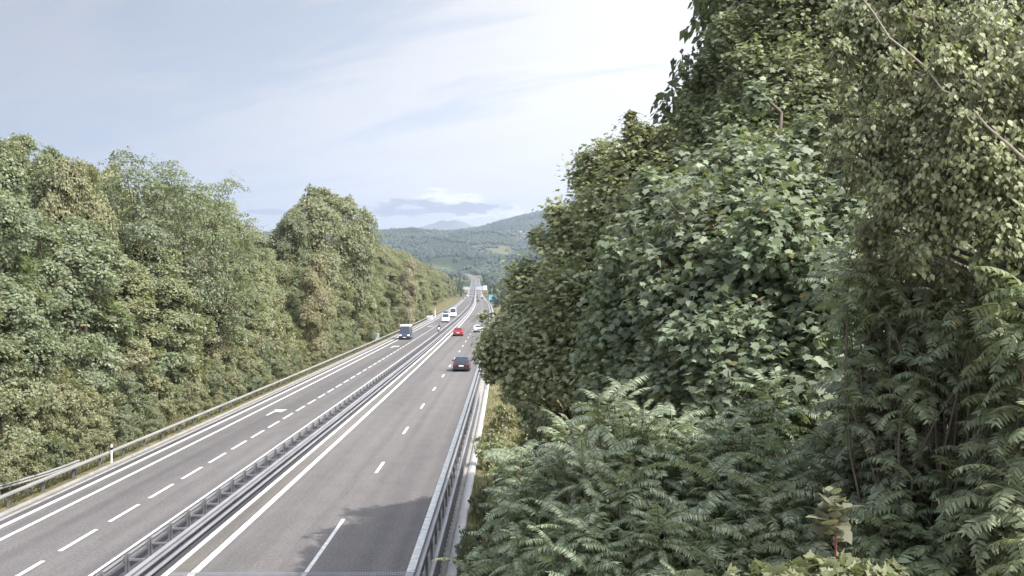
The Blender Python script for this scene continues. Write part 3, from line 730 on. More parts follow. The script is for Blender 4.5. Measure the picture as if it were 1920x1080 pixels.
#BEGIN2
# ------------------------------------------------------------------ near trees on the right
def sublobes(C, Rr, rs, k=2, f=.5):
    """ragged outline: every big lobe carries smaller ones at its surface"""
    c2, r2 = [C], [Rr]
    for q in range(k):
        m_ = Rr > .3; dd = rdir(rs, len(C)); c2.append((C + dd * (Rr * rs.uniform(.7, 1.0, len(C)))[:, None])[m_]); r2.append((Rr * rs.uniform(.3, f, len(C)))[m_])
    return np.concatenate(c2), np.concatenate(r2)
def tree_near(name, label, cat, base, lobes, tmpl, leaf, colr, seed, ntip, per, tiplen=.35, droop=.6, face=.5, barkm='bark', trunk_r=.16, mat='leaf_near', twig='twig', spread=.16, fork=None, tw=.005, subk=2, subf=.5):
    """lobes: (px, py, distance, radius); every lobe is carried by a limb, every leaf group by a twig"""
    rs = np.random.RandomState(seed); base = np.array(base, float)
    C = np.array([at(a, b, c) for a, b, c, r in lobes]); Rr = np.array([r for *_, r in lobes])
    C, Rr = sublobes(C, Rr * .88, rs, subk, subf)
    e = empty(name, tuple(base)); tag(e, label, cat)
    b = MB()
    top = C[np.argsort(-C[:, 2])[:3]].mean(0); tops = base + (top - base) * .0
    fk = np.array(fork, float) if fork is not None else np.array([C[:, 0].mean(), C[:, 1].mean(), C[:, 2].min() - .3])
    tr = [base - base]; n = 7
    trunk = [(base * (1 - t) + fk * t + np.array([.25 * math.sin(3 * t), .2 * math.sin(4 * t), 0]) * t * (1 - t) * 2) for t in np.linspace(0, 1, n)]
    ldr = trunk[-1]; lead = [ldr * (1 - t) + top * t + np.array([.15 * math.sin(5 * t), 0, 0]) for t in np.linspace(.12, 1, 7)]
    spine = trunk + lead; rad = [trunk_r * (1.0 - .5 * i / n) for i in range(n)] + [trunk_r * .5 * (1 - .85 * i / 7) for i in range(7)]
    b.tube([tuple(p - base) for p in spine], rad, 9, False)
    sp = np.array(spine)
    for c, r in zip(C, Rr):
        low = sp[:, 2] < c[2] - .35 * np.linalg.norm(sp[:, :2] - c[:2], axis=1)
        j = np.where(low)[0]; j = j[np.argmin(np.linalg.norm(sp[j] - c, axis=1))] if len(j) else 0
        limb(b, sp[j] - base, c - base, max(.025, rad[j] * .45), .014, rs, .06, 6, 6)
    wgt = Rr ** 1.7; wgt /= wgt.sum(); NT = int(ntip * 1.5)
    idx = rs.choice(len(C), NT, p=wgt); dr = rdir(rs, NT)
    front = rs.rand(NT) < .45; dr[front, 1] = -np.abs(dr[front, 1])
    u_ = rs.rand(NT) ** .45; u_ = np.where(rs.rand(NT) < .12, u_ * 1.22, u_)
    P = C[idx] + dr * (Rr[idx] * u_)[:, None]
    dist = np.linalg.norm(P[:, None] - C[None], axis=2) / Rr[None]; dist[np.arange(NT), idx] = 9
    k = dist.min(1) > .55; P, dr, idx = P[k][:ntip], dr[k][:ntip], idx[k][:ntip]; n = len(P)
    out = nrm(dr + np.array([0, 0, .35]))
    for i in range(n):
        q0 = P[i] - out[i] * tiplen * .9 + (C[idx[i]] - P[i]) * .3; q0[2] -= .1 * tiplen
        b.tube([tuple(q0 - base), tuple((q0 + P[i]) / 2 + [0, 0, .16 * tiplen] - base), tuple(P[i] - [0, 0, .12 * tiplen * droop] - base)], [tw * 1.2, tw, tw * .5], 3, False)
    me = bpy.data.meshes.new('trunk'); me.from_pydata(b.v, [], b.f); me.update(); me.polygons.foreach_set('use_smooth', np.ones(len(me.polygons), bool))
    link('trunk', me, M[barkm], e)
    t = rs.rand(n, per); pos = P[:, None] - out[:, None] * (t * tiplen * np.minimum(1, Rr[idx] / .45)[:, None])[..., None] + rs.normal(size=(n, per, 3)) * (spread * np.minimum(1, Rr[idx] / .45))[:, None, None]
    o2 = nrm(rs.normal(size=(n, per, 3)) + out[:, None] * .8)
    tip = o2 * .75 + np.array([0, 0, -droop]) + out[:, None] * .2
    nor = out[:, None] * face + np.array([0, 0, .65]) + o2 * .35 + rs.normal(size=(n, per, 3)) * .3
    V, Fc, lv = leaves(tmpl, pos.reshape(-1, 3) - base, tip.reshape(-1, 3), nor.reshape(-1, 3), leaf * rs.uniform(.55, 1.2, n * per), rs)
    me = mesh_np('crown', V, Fc, lv); me.materials.append(M[mat]); c = link('crown', me, None, e); c.color = (*colr, 1)
    return e
LZ = -5.0
# maple at the left end of the right-hand trees
A_ = [(1018, 530, 27, 1.0), (985, 592, 26, .92), (950, 655, 25, .85), (1040, 640, 24, 1.5), (1085, 450, 26, 1.25), (1060, 540, 24, 1.4), (1120, 370, 26, 1.0),
      (1095, 330, 27, .6), (1150, 450, 24, 1.5), (1190, 380, 24, 1.3), (1130, 300, 26, .7), (1010, 705, 24, .75), (942, 612, 27, .38), (924, 618, 27, .26), (905, 660, 25, .24), (918, 636, 25.5, .3), (922, 700, 25, .3), (962, 720, 24.5, .4), (906, 590, 26, .14), (1130, 580, 23, 1.5),
      (985, 515, 27, .45), (1020, 452, 27.5, .38), (1075, 700, 23, 1.0), (1150, 700, 22, 1.1), (1200, 500, 22, 1.4), (1072, 402, 27, .4), (1003, 440, 28, .22), (930, 690, 25, .35)]
tree_near('maple_tree', 'maple with sunlit yellowish leaves leaning over the right carriageway rail', 'tree', (1.2, 26, -4.2), A_, MP, .125, (.19, .21, .095), 31, 4200, 12, tiplen=.45, spread=.17, trunk_r=.19, fork=(1.6, 25.5, 4.5))
A2 = [(1180, 330, 24, .9), (1190, 270, 24, .5), (1184, 215, 24, .13), (1186, 240, 24, .2), (1214, 245, 24, .2), (1226, 262, 24, .2), (1235, 310, 23.5, .45), (1250, 370, 23, .9), (1200, 400, 23, 1.1), (1262, 270, 23.5, .5), (1290, 340, 23, .7), (1300, 420, 21, 1.2), (1225, 460, 21, 1.1)]
tree_near('maple_tree', 'maple with two thin leafy spires standing up against the sky', 'tree', (3.6, 24, -4.8), A2, MP, .12, (.19, .20, .09), 32, 2500, 12, tiplen=.45, spread=.18, trunk_r=.15, fork=(3.4, 23.5, 8.0))
B_ = [(1200, 640, 14.5, .95), (1260, 520, 14.5, 1.1), (1350, 430, 13.8, 1.2), (1330, 600, 13.2, 1.1), (1450, 520, 12.8, 1.2), (1440, 660, 12.2, 1.0), (1270, 410, 15.5, .9), (1230, 720, 13.2, .7),
      (1380, 740, 11.8, .8), (1500, 740, 11.5, .85), (1480, 400, 14.2, 1.), (1570, 600, 12, 1.0), (1170, 560, 15, .85), (1600, 500, 13, 1.0), (1400, 340, 14.8, .7), (1130, 650, 15, .55), (1120, 740, 14, .45), (1330, 690, 12.5, .7), (1560, 720, 12, .8), (1500, 820, 11.5, .8), (1380, 250, 15.5, .32), (1470, 300, 14.5, .42), (1300, 320, 16, .38), (1560, 420, 14, .5), (1520, 240, 15.5, .35), (1420, 180, 16, .3), (1240, 360, 16.5, .35), (1350, 310, 15, .4), (1600, 340, 14, .45), (1630, 450, 12.5, .6), (1640, 540, 12, .5)]
tree_near('maple_tree', 'large leaved dark green maple filling the middle of the right-hand trees', 'tree', (4.2, 13.5, -4.0), B_, MP, .112, (.125, .160, .088), 33, 5600, 12, tiplen=.32, spread=.11, droop=.9, face=.5, subk=4, subf=.6, trunk_r=.2, fork=(3.4, 13.6, 5.2))
C_ = [(1315, 150, 21, .42), (1322, 250, 20, .7), (1350, 300, 19.5, 1.1), (1405, 115, 20, .85), (1430, 220, 18.5, 1.2), (1412, 20, 20, .75), (1480, 60, 19, 1.5), (1500, 200, 18, 1.5), (1480, 330, 17, 1.4), (1580, 320, 17, 1.5),
      (1430, -60, 20, 1.2), (1540, -80, 19, 1.7), (1600, 150, 19, 1.8), (1283, 135, 21, .18), (1300, 205, 20.5, .4), (1292, 165, 21, .25), (1335, 125, 20.5, .4), (1308, 250, 20.5, .45), (1372, 60, 20.5, .3), (1265, 225, 21, .15), (1380, -40, 20, .4), (1278, 190, 21, .2), (1345, 70, 20.5, .3), (1365, 10, 20.5, .25), (1700, 20, 19, 2.2), (1620, 430, 16.5, 1.5), (1400, 400, 17, 1.2), (1520, 450, 16, 1.3)]
tree_near('tall_tree', 'tallest tree of the right side with fine dense leaves, running out of the top', 'tree', (6.2, 19, -4.8), C_, MP, .095, (.148, .175, .080), 34, 7000, 16, tiplen=.4, spread=.13, droop=.7, subk=3, subf=.55, trunk_r=.26, fork=(5.4, 18.6, 8.6))
D_ = [(1640, 70, 8.2, .42), (1700, 170, 7.8, .48), (1640, 260, 7.8, .42), (1760, 280, 7.3, .48), (1680, 350, 7.8, .42), (1800, 170, 7.2, .45), (1850, 300, 7.0, .48), (1750, 410, 7.4, .42), (1880, 420, 7.0, .45), (1840, 60, 7.4, .4),
      (1930, 200, 7.0, .45), (1610, 170, 8.2, .28), (1720, 60, 7.8, .35), (1600, 30, 8.4, .3), (1920, 330, 7.0, .4), (1640, 430, 8.2, .32), (1980, 80, 7.4, .6), (1990, 400, 7.2, .6), (1900, -60, 7.8, .5), (1700, -50, 8.2, .4), (1572, 110, 8.6, .16), (1560, 215, 8.6, .14), (1590, 250, 8.4, .2), (1575, 20, 8.6, .16), (1600, 330, 8.4, .2), (1560, 300, 8.6, .12), (1700, 480, 7.8, .2), (1790, 520, 7.6, .2), (1880, 540, 7.2, .22), (1630, 490, 8.2, .15), (1930, 480, 7.2, .25)]
tree_near('birch_tree', 'birch with drooping twigs of small pale hanging leaves in the upper right corner', 'tree', (5.2, 7.6, -1.5), D_, OV, .047, (.180, .195, .088), 35, 2600, 20, tiplen=.34, spread=.05, droop=1.2, face=.7, subk=3, subf=.6, barkm='bark', trunk_r=.12, fork=(4.4, 7.4, 8.6), tw=.0022)
# the two bare pale branches that arch through the birch
bb = MB()
bb.tube([tuple(at(*q)) for q in ((1612, -10, 7.3), (1640, 25, 7.2), (1668, 70, 7.1), (1700, 95, 7.05), (1735, 125, 7.0), (1770, 170, 6.95), (1800, 180, 6.95), (1860, 190, 6.9))], [.005, .006, .007, .0075, .0075, .007, .005, .003], 6)
bb.tube([tuple(at(*q)) for q in ((1826, 205, 6.6), (1850, 235, 6.6), (1885, 265, 6.6), (1925, 300, 6.6), (2000, 380, 6.8), (2080, 520, 7.2))], [.005, .008, .009, .011, .014, .02], 6)
o = bb.build('bare_branch', M['bark_mid']); tag(o, 'thin pale bare branches arching through the birch leaves at upper right', 'branch')

# pinnate fronds
def fronds(starts, dirs, lens, rs, nl=12, leaflet=.30, droop=.9, wid=.28):
    """each frond: an arched stalk with leaflets in pairs; returns leaflet arrays and stalk tubes"""
    Vs, b = [], MB(); pos, tip, nor, siz = [], [], [], []
    for p, d_, L_ in zip(starts, dirs, lens):
        hd = np.array([d_[0], d_[1], 0]); hd = hd / max(np.linalg.norm(hd), 1e-6); el = d_[2]
        pts = []; cur = np.array(p, float); ang = el; n = 8; stp = L_ / n; dr_ = droop * rs.uniform(.7, 1.3)
        for i in range(n + 1):
            pts.append(cur.copy()); v_ = hd * math.cos(ang) + np.array([0, 0, math.sin(ang)]); cur = cur + v_ * stp; ang -= dr_ / n
        b.tube([tuple(q) for q in pts], [.006 * (1 - .8 * i / n) + .001 for i in range(n + 1)], 3, False)
        pts = np.array(pts); side = np.cross(hd, [0, 0, 1]); roll = rs.normal() * .35
        for j in range(nl):
            t = .18 + .80 * j / (nl - 1) + rs.normal() * .006; f = t * n; i = min(int(f), n - 1); q = pts[i] + (pts[i + 1] - pts[i]) * (f - i)
            tang = nrm(pts[i + 1] - pts[i]); up = nrm(np.cross(side, tang)); up = nrm(up + side * roll); sd_ = nrm(np.cross(tang, up))
            ls = leaflet * L_ * (.65 + .45 * math.sin(math.pi * (.15 + .75 * t)))
            for sgn in (-1, 1):
                pos.append(q); tip.append(sd_ * sgn + tang * (.35 + rs.normal() * .08) - up * .0 + np.array([0, 0, -.30 + rs.normal() * .12]))
                nor.append(up + rs.normal(size=3) * .14); siz.append(ls * rs.uniform(.88, 1.1))
        pos.append(pts[-1]); tip.append(tang); nor.append(up); siz.append(leaflet * L_ * .6)
    return np.array(pos), np.array(tip), np.array(nor), np.array(siz), b
def lanceo(wid):
    return np.array([[0, 0, 0], [wid * .8, .14, .02], [wid, .4, .0], [wid * .55, .75, -.06], [0, 1.05, -.16], [-wid * .55, .75, -.06], [-wid, .4, .0], [-wid * .8, .14, .02]])
def ailanthus(name, label, base, shoots, colr, seed, per=12, L_=(.20, .52), wid=.13, droop=1.0, nl=16, leaflet=.18, cat='shrub', extra=7):
    rs = np.random.RandomState(seed); base = np.array(base, float); e = empty(name, tuple(base)); tag(e, label, cat)
    b = MB(); st, di, le = [], [], []
    P0 = []
    for (px, py, d) in shoots:
        P0.append((at(px, py, d), 1.0))
        for q in range(extra):
            P0.append((at(px + rs.normal() * 32 + 6, py + abs(rs.normal()) * 38, d + rs.uniform(-.6, 1.2)), .9))
    hub = np.array([np.mean([p[0][0] for p in P0]), np.mean([p[0][1] for p in P0]), min(p[0][2] for p in P0) - .8])
    b.tube([(0, 0, 0), tuple((hub - base) * .5 + [.1, 0, 0]), tuple(hub - base)], [.09, .07, .05], 7, False)
    for p, kk in P0:
        limb(b, hub - base + rs.normal(size=3) * .1, p - base, .016, .007, rs, .0, 5, 5)
        a0 = rs.uniform(0, 6.28)
        for i in range(per):
            a = a0 + i * 2.4 + rs.normal() * .15; el = .95 - .95 * i / per + rs.normal() * .12
            st.append(p - base - np.array([0, 0, .03 * i])); di.append(np.array([math.cos(a), math.sin(a), el])); le.append(rs.uniform(*L_) * kk)
    pos, tip, nor, siz, sb = fronds(st, di, le, rs, nl, leaflet, droop)
    V, Fc, lv = leaves(lanceo(wid), pos, tip, nor, siz, rs)
    me = mesh_np('foliage', V, Fc, lv); me.materials.append(M['leaf_near']); c = link('foliage', me, None, e); c.color = (*colr, 1)
    b.build('stem', M['bark'], e, sm=True); sb.build('leaf_stalks', M['stalk'], e)['kind'] = 'stuff'
    return e
SL = [(980, 850, 11.5), (985, 910, 11), (1040, 900, 10.5), (975, 1000, 11), (1010, 970, 10), (1090, 960, 9.7), (1060, 1040, 9.4), (1010, 1070, 10.2), (1130, 1030, 9.2), (1090, 860, 10.8), (1000, 1100, 10.4), (1040, 1110, 9.4), (1110, 1110, 9)]
SM = [(1150, 735, 10.5), (1070, 800, 11), (1230, 780, 10.5), (1170, 820, 10), (1310, 800, 10.2), (1240, 860, 9.8), (1160, 900, 9.6), (1320, 880, 9.5), (1220, 950, 9.2), (1290, 970, 9), (1190, 1020, 8.8), (1260, 1050, 8.6), (1200, 1100, 8.6), (1300, 1100, 8.4), (1140, 990, 9.3)]
SR = [(1440, 715, 10.8), (1400, 770, 10.4), (1370, 830, 10), (1440, 850, 9.8), (1390, 910, 9.4), (1450, 920, 9.3), (1360, 980, 9), (1430, 1000, 8.8), (1480, 1000, 9), (1400, 1060, 8.5), (1340, 1060, 8.7), (1500, 1080, 8.8), (1500, 940, 9.5)]
ailanthus('tree_of_heaven', 'fern-leaved shrub sprawling beside the bridge railing, leftmost of the pinnate shrubs', (.6, 10.4, -4.6), SL, (.160, .20, .115), 41, droop=1.1)
ailanthus('tree_of_heaven', 'light green shrub with fronds fanned like a palm, in the bottom centre right', (1.9, 9.8, -4.8), SM, (.170, .21, .12), 42)
ailanthus('tree_of_heaven', 'fern-leaved shrub right of the fan-like fronds, below the dark maple', (2.6, 9.4, -4.8), SR, (.155, .195, .112), 43)
SW = [(1660, 430, 8.6), (1760, 460, 8.2), (1640, 520, 8.8), (1720, 560, 8.4), (1820, 540, 7.8), (1890, 620, 7.4), (1640, 650, 8.8), (1740, 680, 8.3), (1850, 720, 7.7), (1600, 740, 9), (1700, 780, 8.6), (1800, 820, 8.1), (1900, 860, 7.3),
      (1580, 860, 9), (1850, 940, 7.4), (1700, 900, 8.4), (1640, 960, 8.3), (1940, 740, 7.2), (1950, 500, 7.2), (1780, 1000, 7.8), (1900, 1040, 7.2), (1960, 960, 7), (1700, 1060, 7.9), (1560, 800, 9.6), (1990, 640, 7.2)]
ailanthus('walnut_tree', 'tree with long drooping compound leaves in the shade at lower right', (4.2, 8.4, -4.2), SW, (.145, .175, .095), 44, per=11, L_=(.20, .46), wid=.17, droop=1.4, nl=10, leaflet=.22, cat='tree', extra=12)
# broad-leaved climber and red-stemmed weed in front
E_ = [(1430, 1100, 4.9, .12), (1490, 1090, 4.7, .12), (1550, 1095, 4.6, .12), (1610, 1095, 4.6, .12), (1670, 1090, 4.6, .10), (1390, 1120, 4.7, .14), (1460, 1130, 4.5, .18), (1560, 1140, 4.4, .18), (1650, 1140, 4.4, .18), (1520, 1070, 4.8, .06), (1590, 1065, 4.8, .05), (1440, 1070, 4.9, .05)]
tree_near('climbing_vine', 'yellow green broad-leaved vine along the bottom edge at right', 'vine', (1.3, 4.9, 4.6), E_, MP * np.array([1.1, 1, 1]), .06, (.12, .13, .05), 51, 260, 9, tiplen=.12, spread=.05, droop=.2, face=1.0, trunk_r=.02, barkm='twig_red', fork=(1.4, 4.7, 7.2))
def weed():
    rs = np.random.RandomState(52); base = at(1566, 1200, 4.9); e = empty('pokeweed', tuple(base)); tag(e, 'upright plant with a red stem and tiers of pale leaves near the bottom right', 'plant')
    top = at(1566, 935, 4.9) - base; b = MB().tube([(0, 0, 0), tuple(top * .5 + [.008, 0, 0]), tuple(top)], [.010, .008, .004], 7); b.build('stem', M['twig_red'], e)
    pos, tip, nor, siz = [], [], [], []
    for zz, kk, n in ((.99, .6, 8), (.93, .8, 10), (.86, 1.0, 10), (.76, .9, 8), (.66, 1.0, 10), (.52, 1.0, 8), (.42, 1.1, 10), (.30, 1.1, 12)):
        for i in range(n):
            a = rs.uniform(0, 6.28); o_ = np.array([math.cos(a), math.sin(a), .25 + rs.normal() * .2])
            zz2 = min(1.0, zz + rs.normal() * .05); o_[2] += rs.normal() * .3; pos.append(top * zz2 + o_ * .03 + rs.normal(size=3) * .012); tip.append(o_); nor.append(np.array([0, 0, 1.]) + o_ * .5 + rs.normal(size=3) * .2); siz.append(.115 * kk * rs.uniform(.6, 1.1))
    V, Fc, lv = leaves(ovate() * np.array([1.25, 1, 1]), np.array(pos), np.array(tip), np.array(nor), np.array(siz), rs)
    me = mesh_np('foliage', V, Fc, lv); me.materials.append(M['leaf_near']); c = link('foliage', me, None, e); c.color = (.115, .115, .06, 1)
weed()
# shrubs on the slope below the bridge
def shrub(px, py_top, d, hgt, colr, wide, label, v_=0, rz=0.):
    p = at(px, py_top, d); make_tree('shrub', BUSH[v_], (p[0], d, p[2] - hgt), hgt, colr, rz, wide, label, None, 'shrub')
shrub(945, 768, 58, 5.2, (.20, .19, .08), .75, 'yellowish shrub just right of the far end of the bridge railing', 0)
shrub(930, 815, 50, 4.0, (.21, .23, .085), .7, 'bright yellow green shrub beside the bridge railing', 1)
shrub(965, 725, 74, 4.5, (.085, .115, .06), .9, 'dark green shrub behind the yellowish shrub beside the bridge', 2, 1.)
shrub(905, 985, 32, 3.2, (.075, .10, .055), .75, 'low dark shrub at the foot of the bridge near the bottom edge', 0, 2.)
shrub(885, 1010, 27, 2.6, (.085, .105, .06), .7, 'small dark shrub touching the bridge railing at the bottom of the photo', 1, 3.)
shrub(930, 880, 40, 3.4, (.10, .115, .055), .7, 'brownish green shrub half way down the bridge slope', 2, 3.)
shrub(1010, 760, 46, 5.2, (.11, .13, .06), .9, 'tall shrub behind the fern-leaved shrubs', 0, 4.)
# woodland closing the gaps behind the near trees
for i in range(46):
    d = rnd.uniform(26, 64); X = rnd.uniform(13, 40) if d < 36 else rnd.uniform(17, 50)
    px = CX + F * X / d
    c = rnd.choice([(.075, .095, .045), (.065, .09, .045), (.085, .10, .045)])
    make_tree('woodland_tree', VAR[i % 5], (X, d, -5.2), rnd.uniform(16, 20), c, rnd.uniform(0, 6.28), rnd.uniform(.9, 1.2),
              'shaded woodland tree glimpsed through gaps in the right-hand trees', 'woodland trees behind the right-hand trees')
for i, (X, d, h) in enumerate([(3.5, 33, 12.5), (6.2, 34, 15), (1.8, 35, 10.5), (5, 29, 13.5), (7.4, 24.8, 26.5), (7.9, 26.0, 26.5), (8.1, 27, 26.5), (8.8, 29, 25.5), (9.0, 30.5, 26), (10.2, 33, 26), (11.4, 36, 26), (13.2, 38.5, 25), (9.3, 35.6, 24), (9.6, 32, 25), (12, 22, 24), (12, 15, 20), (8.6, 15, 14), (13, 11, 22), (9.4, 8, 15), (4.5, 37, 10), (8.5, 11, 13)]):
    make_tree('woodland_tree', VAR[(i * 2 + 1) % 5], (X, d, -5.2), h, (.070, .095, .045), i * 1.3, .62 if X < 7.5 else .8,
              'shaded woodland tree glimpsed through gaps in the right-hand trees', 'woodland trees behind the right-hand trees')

for x, y, h_, r_ in ((7.9, 24.3, 24.6, .3), (9.4, 30.5, 25.5, 2.2), (10.8, 34.5, 25, 4.)):
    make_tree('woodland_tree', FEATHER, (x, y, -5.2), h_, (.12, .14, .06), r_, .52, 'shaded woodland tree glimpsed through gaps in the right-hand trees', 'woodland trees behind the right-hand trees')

# ------------------------------------------------------------------ vehicles
def place(e, s, d, toward):
    """put a vehicle on the road at lateral offset s; toward = faces the camera"""
    hd = math.atan((float(pathx(d + 1)) - float(pathx(d - 1))) / 2); gr = math.atan(float(roadz(d + 1) - roadz(d - 1)) / 2)
    e.location = (float(pathx(d)) + s, d, float(roadz(d)) + .006)
    e.rotation_euler = (gr if not toward else -gr, 0, -hd + (math.pi if toward else 0))
def paint(name, c, metal=.2):
    m, t, p = node_mat(name); tcn = t.nodes.new('ShaderNodeTexCoord'); f = noise(t, tcn.outputs['Object'], 3, 4)
    t.links.new(mixc(t, mrange(t, f, .3, .7, 0, .35), c, tuple(v_ * .8 + .01 for v_ in c)), p.inputs['Base Color'])
    p.inputs['Roughness'].default_value = .28; p.inputs['Metallic'].default_value = metal; p.inputs['Coat Weight'].default_value = .6; p.inputs['Coat Roughness'].default_value = .06
    return m
def loft(b, st, n=None):
    """rings of equal count -> closed skin"""
    k = len(st[0]); vs = [p for r in st for p in r]
    fs = [(i * k + j, i * k + (j + 1) % k, (i + 1) * k + (j + 1) % k, (i + 1) * k + j) for i in range(len(st) - 1) for j in range(k)]
    fs += [tuple(range(k - 1, -1, -1)), tuple((len(st) - 1) * k + j for j in range(k))]
    return b.add(vs, fs)
WH = {}
def wheel_parts(e, x, y, r, wd):
    key = (round(r, 2),)
    sgn = 1 if x > 0 else -1
    b = MB(); prof = [(-wd / 2, r * .62), (-wd / 2, r * .93), (-wd * .38, r), (wd * .38, r), (wd / 2, r * .93), (wd / 2, r * .62)]
    n = 20; k = len(prof); vs, fs = [], []
    for i in range(n):
        a = 2 * math.pi * i / n
        vs += [(x + p, y + q * math.cos(a), r + q * math.sin(a)) for p, q in prof]
    for i in range(n):
        for j in range(k): fs.append((i * k + j, ((i + 1) % n) * k + j, ((i + 1) % n) * k + (j + 1) % k, i * k + (j + 1) % k))
    w_ = b.add(vs, fs).build('wheel', M['rubber'], e, sm=True)
    rb = MB().cyl((x + sgn * wd * .30, y, r), (1, 0, 0), r * .64, wd * .2, 20)
    for i in range(5):
        a = 2 * math.pi * i / 5; rb.box(x + sgn * wd * .40 - .012, x + sgn * wd * .40 + .012, y - .03 + .5 * r * .6 * math.cos(a), y + .03 + .5 * r * .6 * math.cos(a), r - .03 + .5 * r * .6 * math.sin(a), r + .03 + .5 * r * .6 * math.sin(a))
    rb.build('rim', M['rim'], w_)
def car(name, label, cat, pm, L_=4.2, W=1.8, H=1.48, belt=.93, hood=.80, gb=(-2.02, .98), gt=(-1.45, .25), wr=.32, tin=.16, sides=True, bump_m=None, roof_m=None, lit=True, grp=None, front_belt=None, plate=True):
    """front points to +y"""
    e = empty(name, (0, 0, 0)); tag(e, label, cat, grp); hl = L_ / 2; w_ = W / 2; st = []
    deck = belt if gb[0] < -hl + .25 else belt * .97
    for y, wk, zb, zt in ((-hl, .86, .38, deck * .86), (-hl + .05, .94, .26, deck * .95), (-hl + .25, .99, .20, deck), (-hl * .45, 1.0, .18, belt), (0, 1.0, .18, belt), (gb[1], 1.0, .18, belt * .98),
                          (gb[1] + (hl - gb[1]) * .55, .98, .18, hood * .97), (hl - .22, .94, .20, hood * .86), (hl - .05, .86, .26, hood * .74), (hl, .76, .34, hood * .62)):
        a = w_ * wk; r = []
        for sx_ in (1, -1):
            q = [(a * .90, zb), (a * .985, zb + .10), (a, zb + (zt - zb) * .55), (a * .965, zt - .06), (a * .88, zt)]
            r += [(sx_ * p, y, z) for p, z in (q if sx_ > 0 else q[::-1])]
        st.append(r)
    b = MB(); loft(b, st); body = b.build('body', pm, e, bevel=.02, sm=False)
    # cabin
    wb, wt = w_ * .90, w_ * .90 - tin; zr = H
    B = [(-wb, gb[0], belt - .03), (wb, gb[0], belt - .03), (wb, gb[1], belt - .05), (-wb, gb[1], belt - .05)]
    T = [(-wt, gt[0], zr - .03), (wt, gt[0], zr - .03), (wt, gt[1], zr - .04), (-wt, gt[1], zr - .04)]
    c_ = (gt[0] + gt[1]) / 2; b = MB().add(B + T + [(-wt * .8, gt[0] + .12, zr), (wt * .8, gt[0] + .12, zr), (wt * .8, gt[1] - .14, zr), (-wt * .8, gt[1] - .14, zr)],
        [(0, 3, 2, 1), (0, 1, 5, 4), (1, 2, 6, 5), (2, 3, 7, 6), (3, 0, 4, 7), (4, 5, 9, 8), (5, 6, 10, 9), (6, 7, 11, 10), (7, 4, 8, 11), (8, 9, 10, 11)])
    b.build('cabin', roof_m or pm, e, bevel=.025)
    lerp = lambda p, q, t: tuple(a + (c - a) * t for a, c in zip(p, q))
    def quad(p0, p1, p2, p3, a, c, lo, hi):
        x = lambda u_, v_: lerp(lerp(p0, p1, u_), lerp(p3, p2, u_), v_); return [x(a, lo), x(c, lo), x(c, hi), x(a, hi)]
    MB().slab(quad(B[0], B[1], T[1], T[0], .09, .91, .22, .90), .012).build('rear_window', M['glass'], e)
    MB().slab(quad(B[2], B[3], T[3], T[2], .05, .95, .10, .93), .012).build('windscreen', M['glass'], e)
    if sides:
        sw = ((.05, .32), (.35, .62), (.65, .93)) if sides is True else sides
        for a, c in sw:
            MB().slab(quad(B[1], B[2], T[2], T[1], a, c, .18, .90), .012).build('side_window', M['glass'], e)
            MB().slab(quad(B[3], B[0], T[0], T[3], 1 - c, 1 - a, .18, .90), .012).build('side_window', M['glass'], e)
    for s_ in (-1, 1):
        for y in (-hl * .60, hl * .64): wheel_parts(e, s_ * (w_ - .12), y, wr, .21)
        zl = hood * .70
        MB().slab([(s_ * w_ * .84, hl - .055, zl - .08), (s_ * w_ * .84, hl - .065, zl + .07), (s_ * w_ * .50, hl - .02, zl + .05), (s_ * w_ * .50, hl - .01, zl - .07)][::(-1 if s_ < 0 else 1)], .02, th=.06).build('headlight', M['drl' if lit else 'lamp'], e)
        zt_ = deck * .82
        MB().box(*sorted((s_ * w_ * .90, s_ * w_ * .60)), -hl - .02, -hl + .06, zt_ - .10, zt_ + .07).build('taillight', M['tail'], e)
        MB().box(*sorted((s_ * (w_ - .02), s_ * (w_ + .17))), gb[1] - .42, gb[1] - .30, belt + .02, belt + .16).build('wing_mirror', M['trim'] if bump_m else pm, e, bevel=.02)
        MB().box(*sorted((s_ * w_ * .995, s_ * (w_ + .012))), -.1, .08, belt - .16, belt - .13).build('door_handle', M['trim'], e)
    MB().box(-w_ * .84, w_ * .84, -hl - .03, -hl + .04, .26, .42).build('rear_bumper', M['trim'], e, bevel=.01)
    MB().box(-w_ * .74, w_ * .74, hl - .04, hl + .02, .22, .36).build('front_bumper', M['trim'], e, bevel=.01)
    MB().box(-w_ * .42, w_ * .42, hl - .03, hl + .015, .42, .50).build('grille', M['trim'], e)
    if plate:
        MB().box(-.27, .27, -hl - .045, -hl - .03, .58, .70).build('licence_plate', M['plate'], e)
        MB().box(-.27, .27, hl + .02, hl + .035, .37, .48).build('licence_plate', M['plate'], e)
    return e
P = {'black': paint('black_car_paint', (.018, .02, .03)), 'red': paint('red_car_paint', (.42, .012, .015), .1), 'white': paint('white_car_paint', (.78, .79, .82), 0),
     'navy': paint('dark_blue_car_paint', (.03, .04, .075)), 'silver': paint('silver_car_paint', (.42, .44, .47), .5), 'grey': paint('grey_car_paint', (.12, .13, .15), .4)}
VANK = dict(L_=5.2, W=2.0, H=2.45, belt=1.25, hood=1.1, gb=(-2.5, 1.75), gt=(-2.45, 1.1), wr=.35, tin=.12)
c = car('hatchback_car', 'black hatchback driving away in the right lane, nearest car in view', 'car', P['black'], L_=4.3, W=1.85, H=1.55); place(c, -4.85, 107.5 + 2.1, False)
c = car('hatchback_car', 'bright red hatchback driving away in the overtaking lane', 'car', P['red'], L_=4.1, W=1.9, H=1.55); place(c, -8.55, 185 + 2, False)
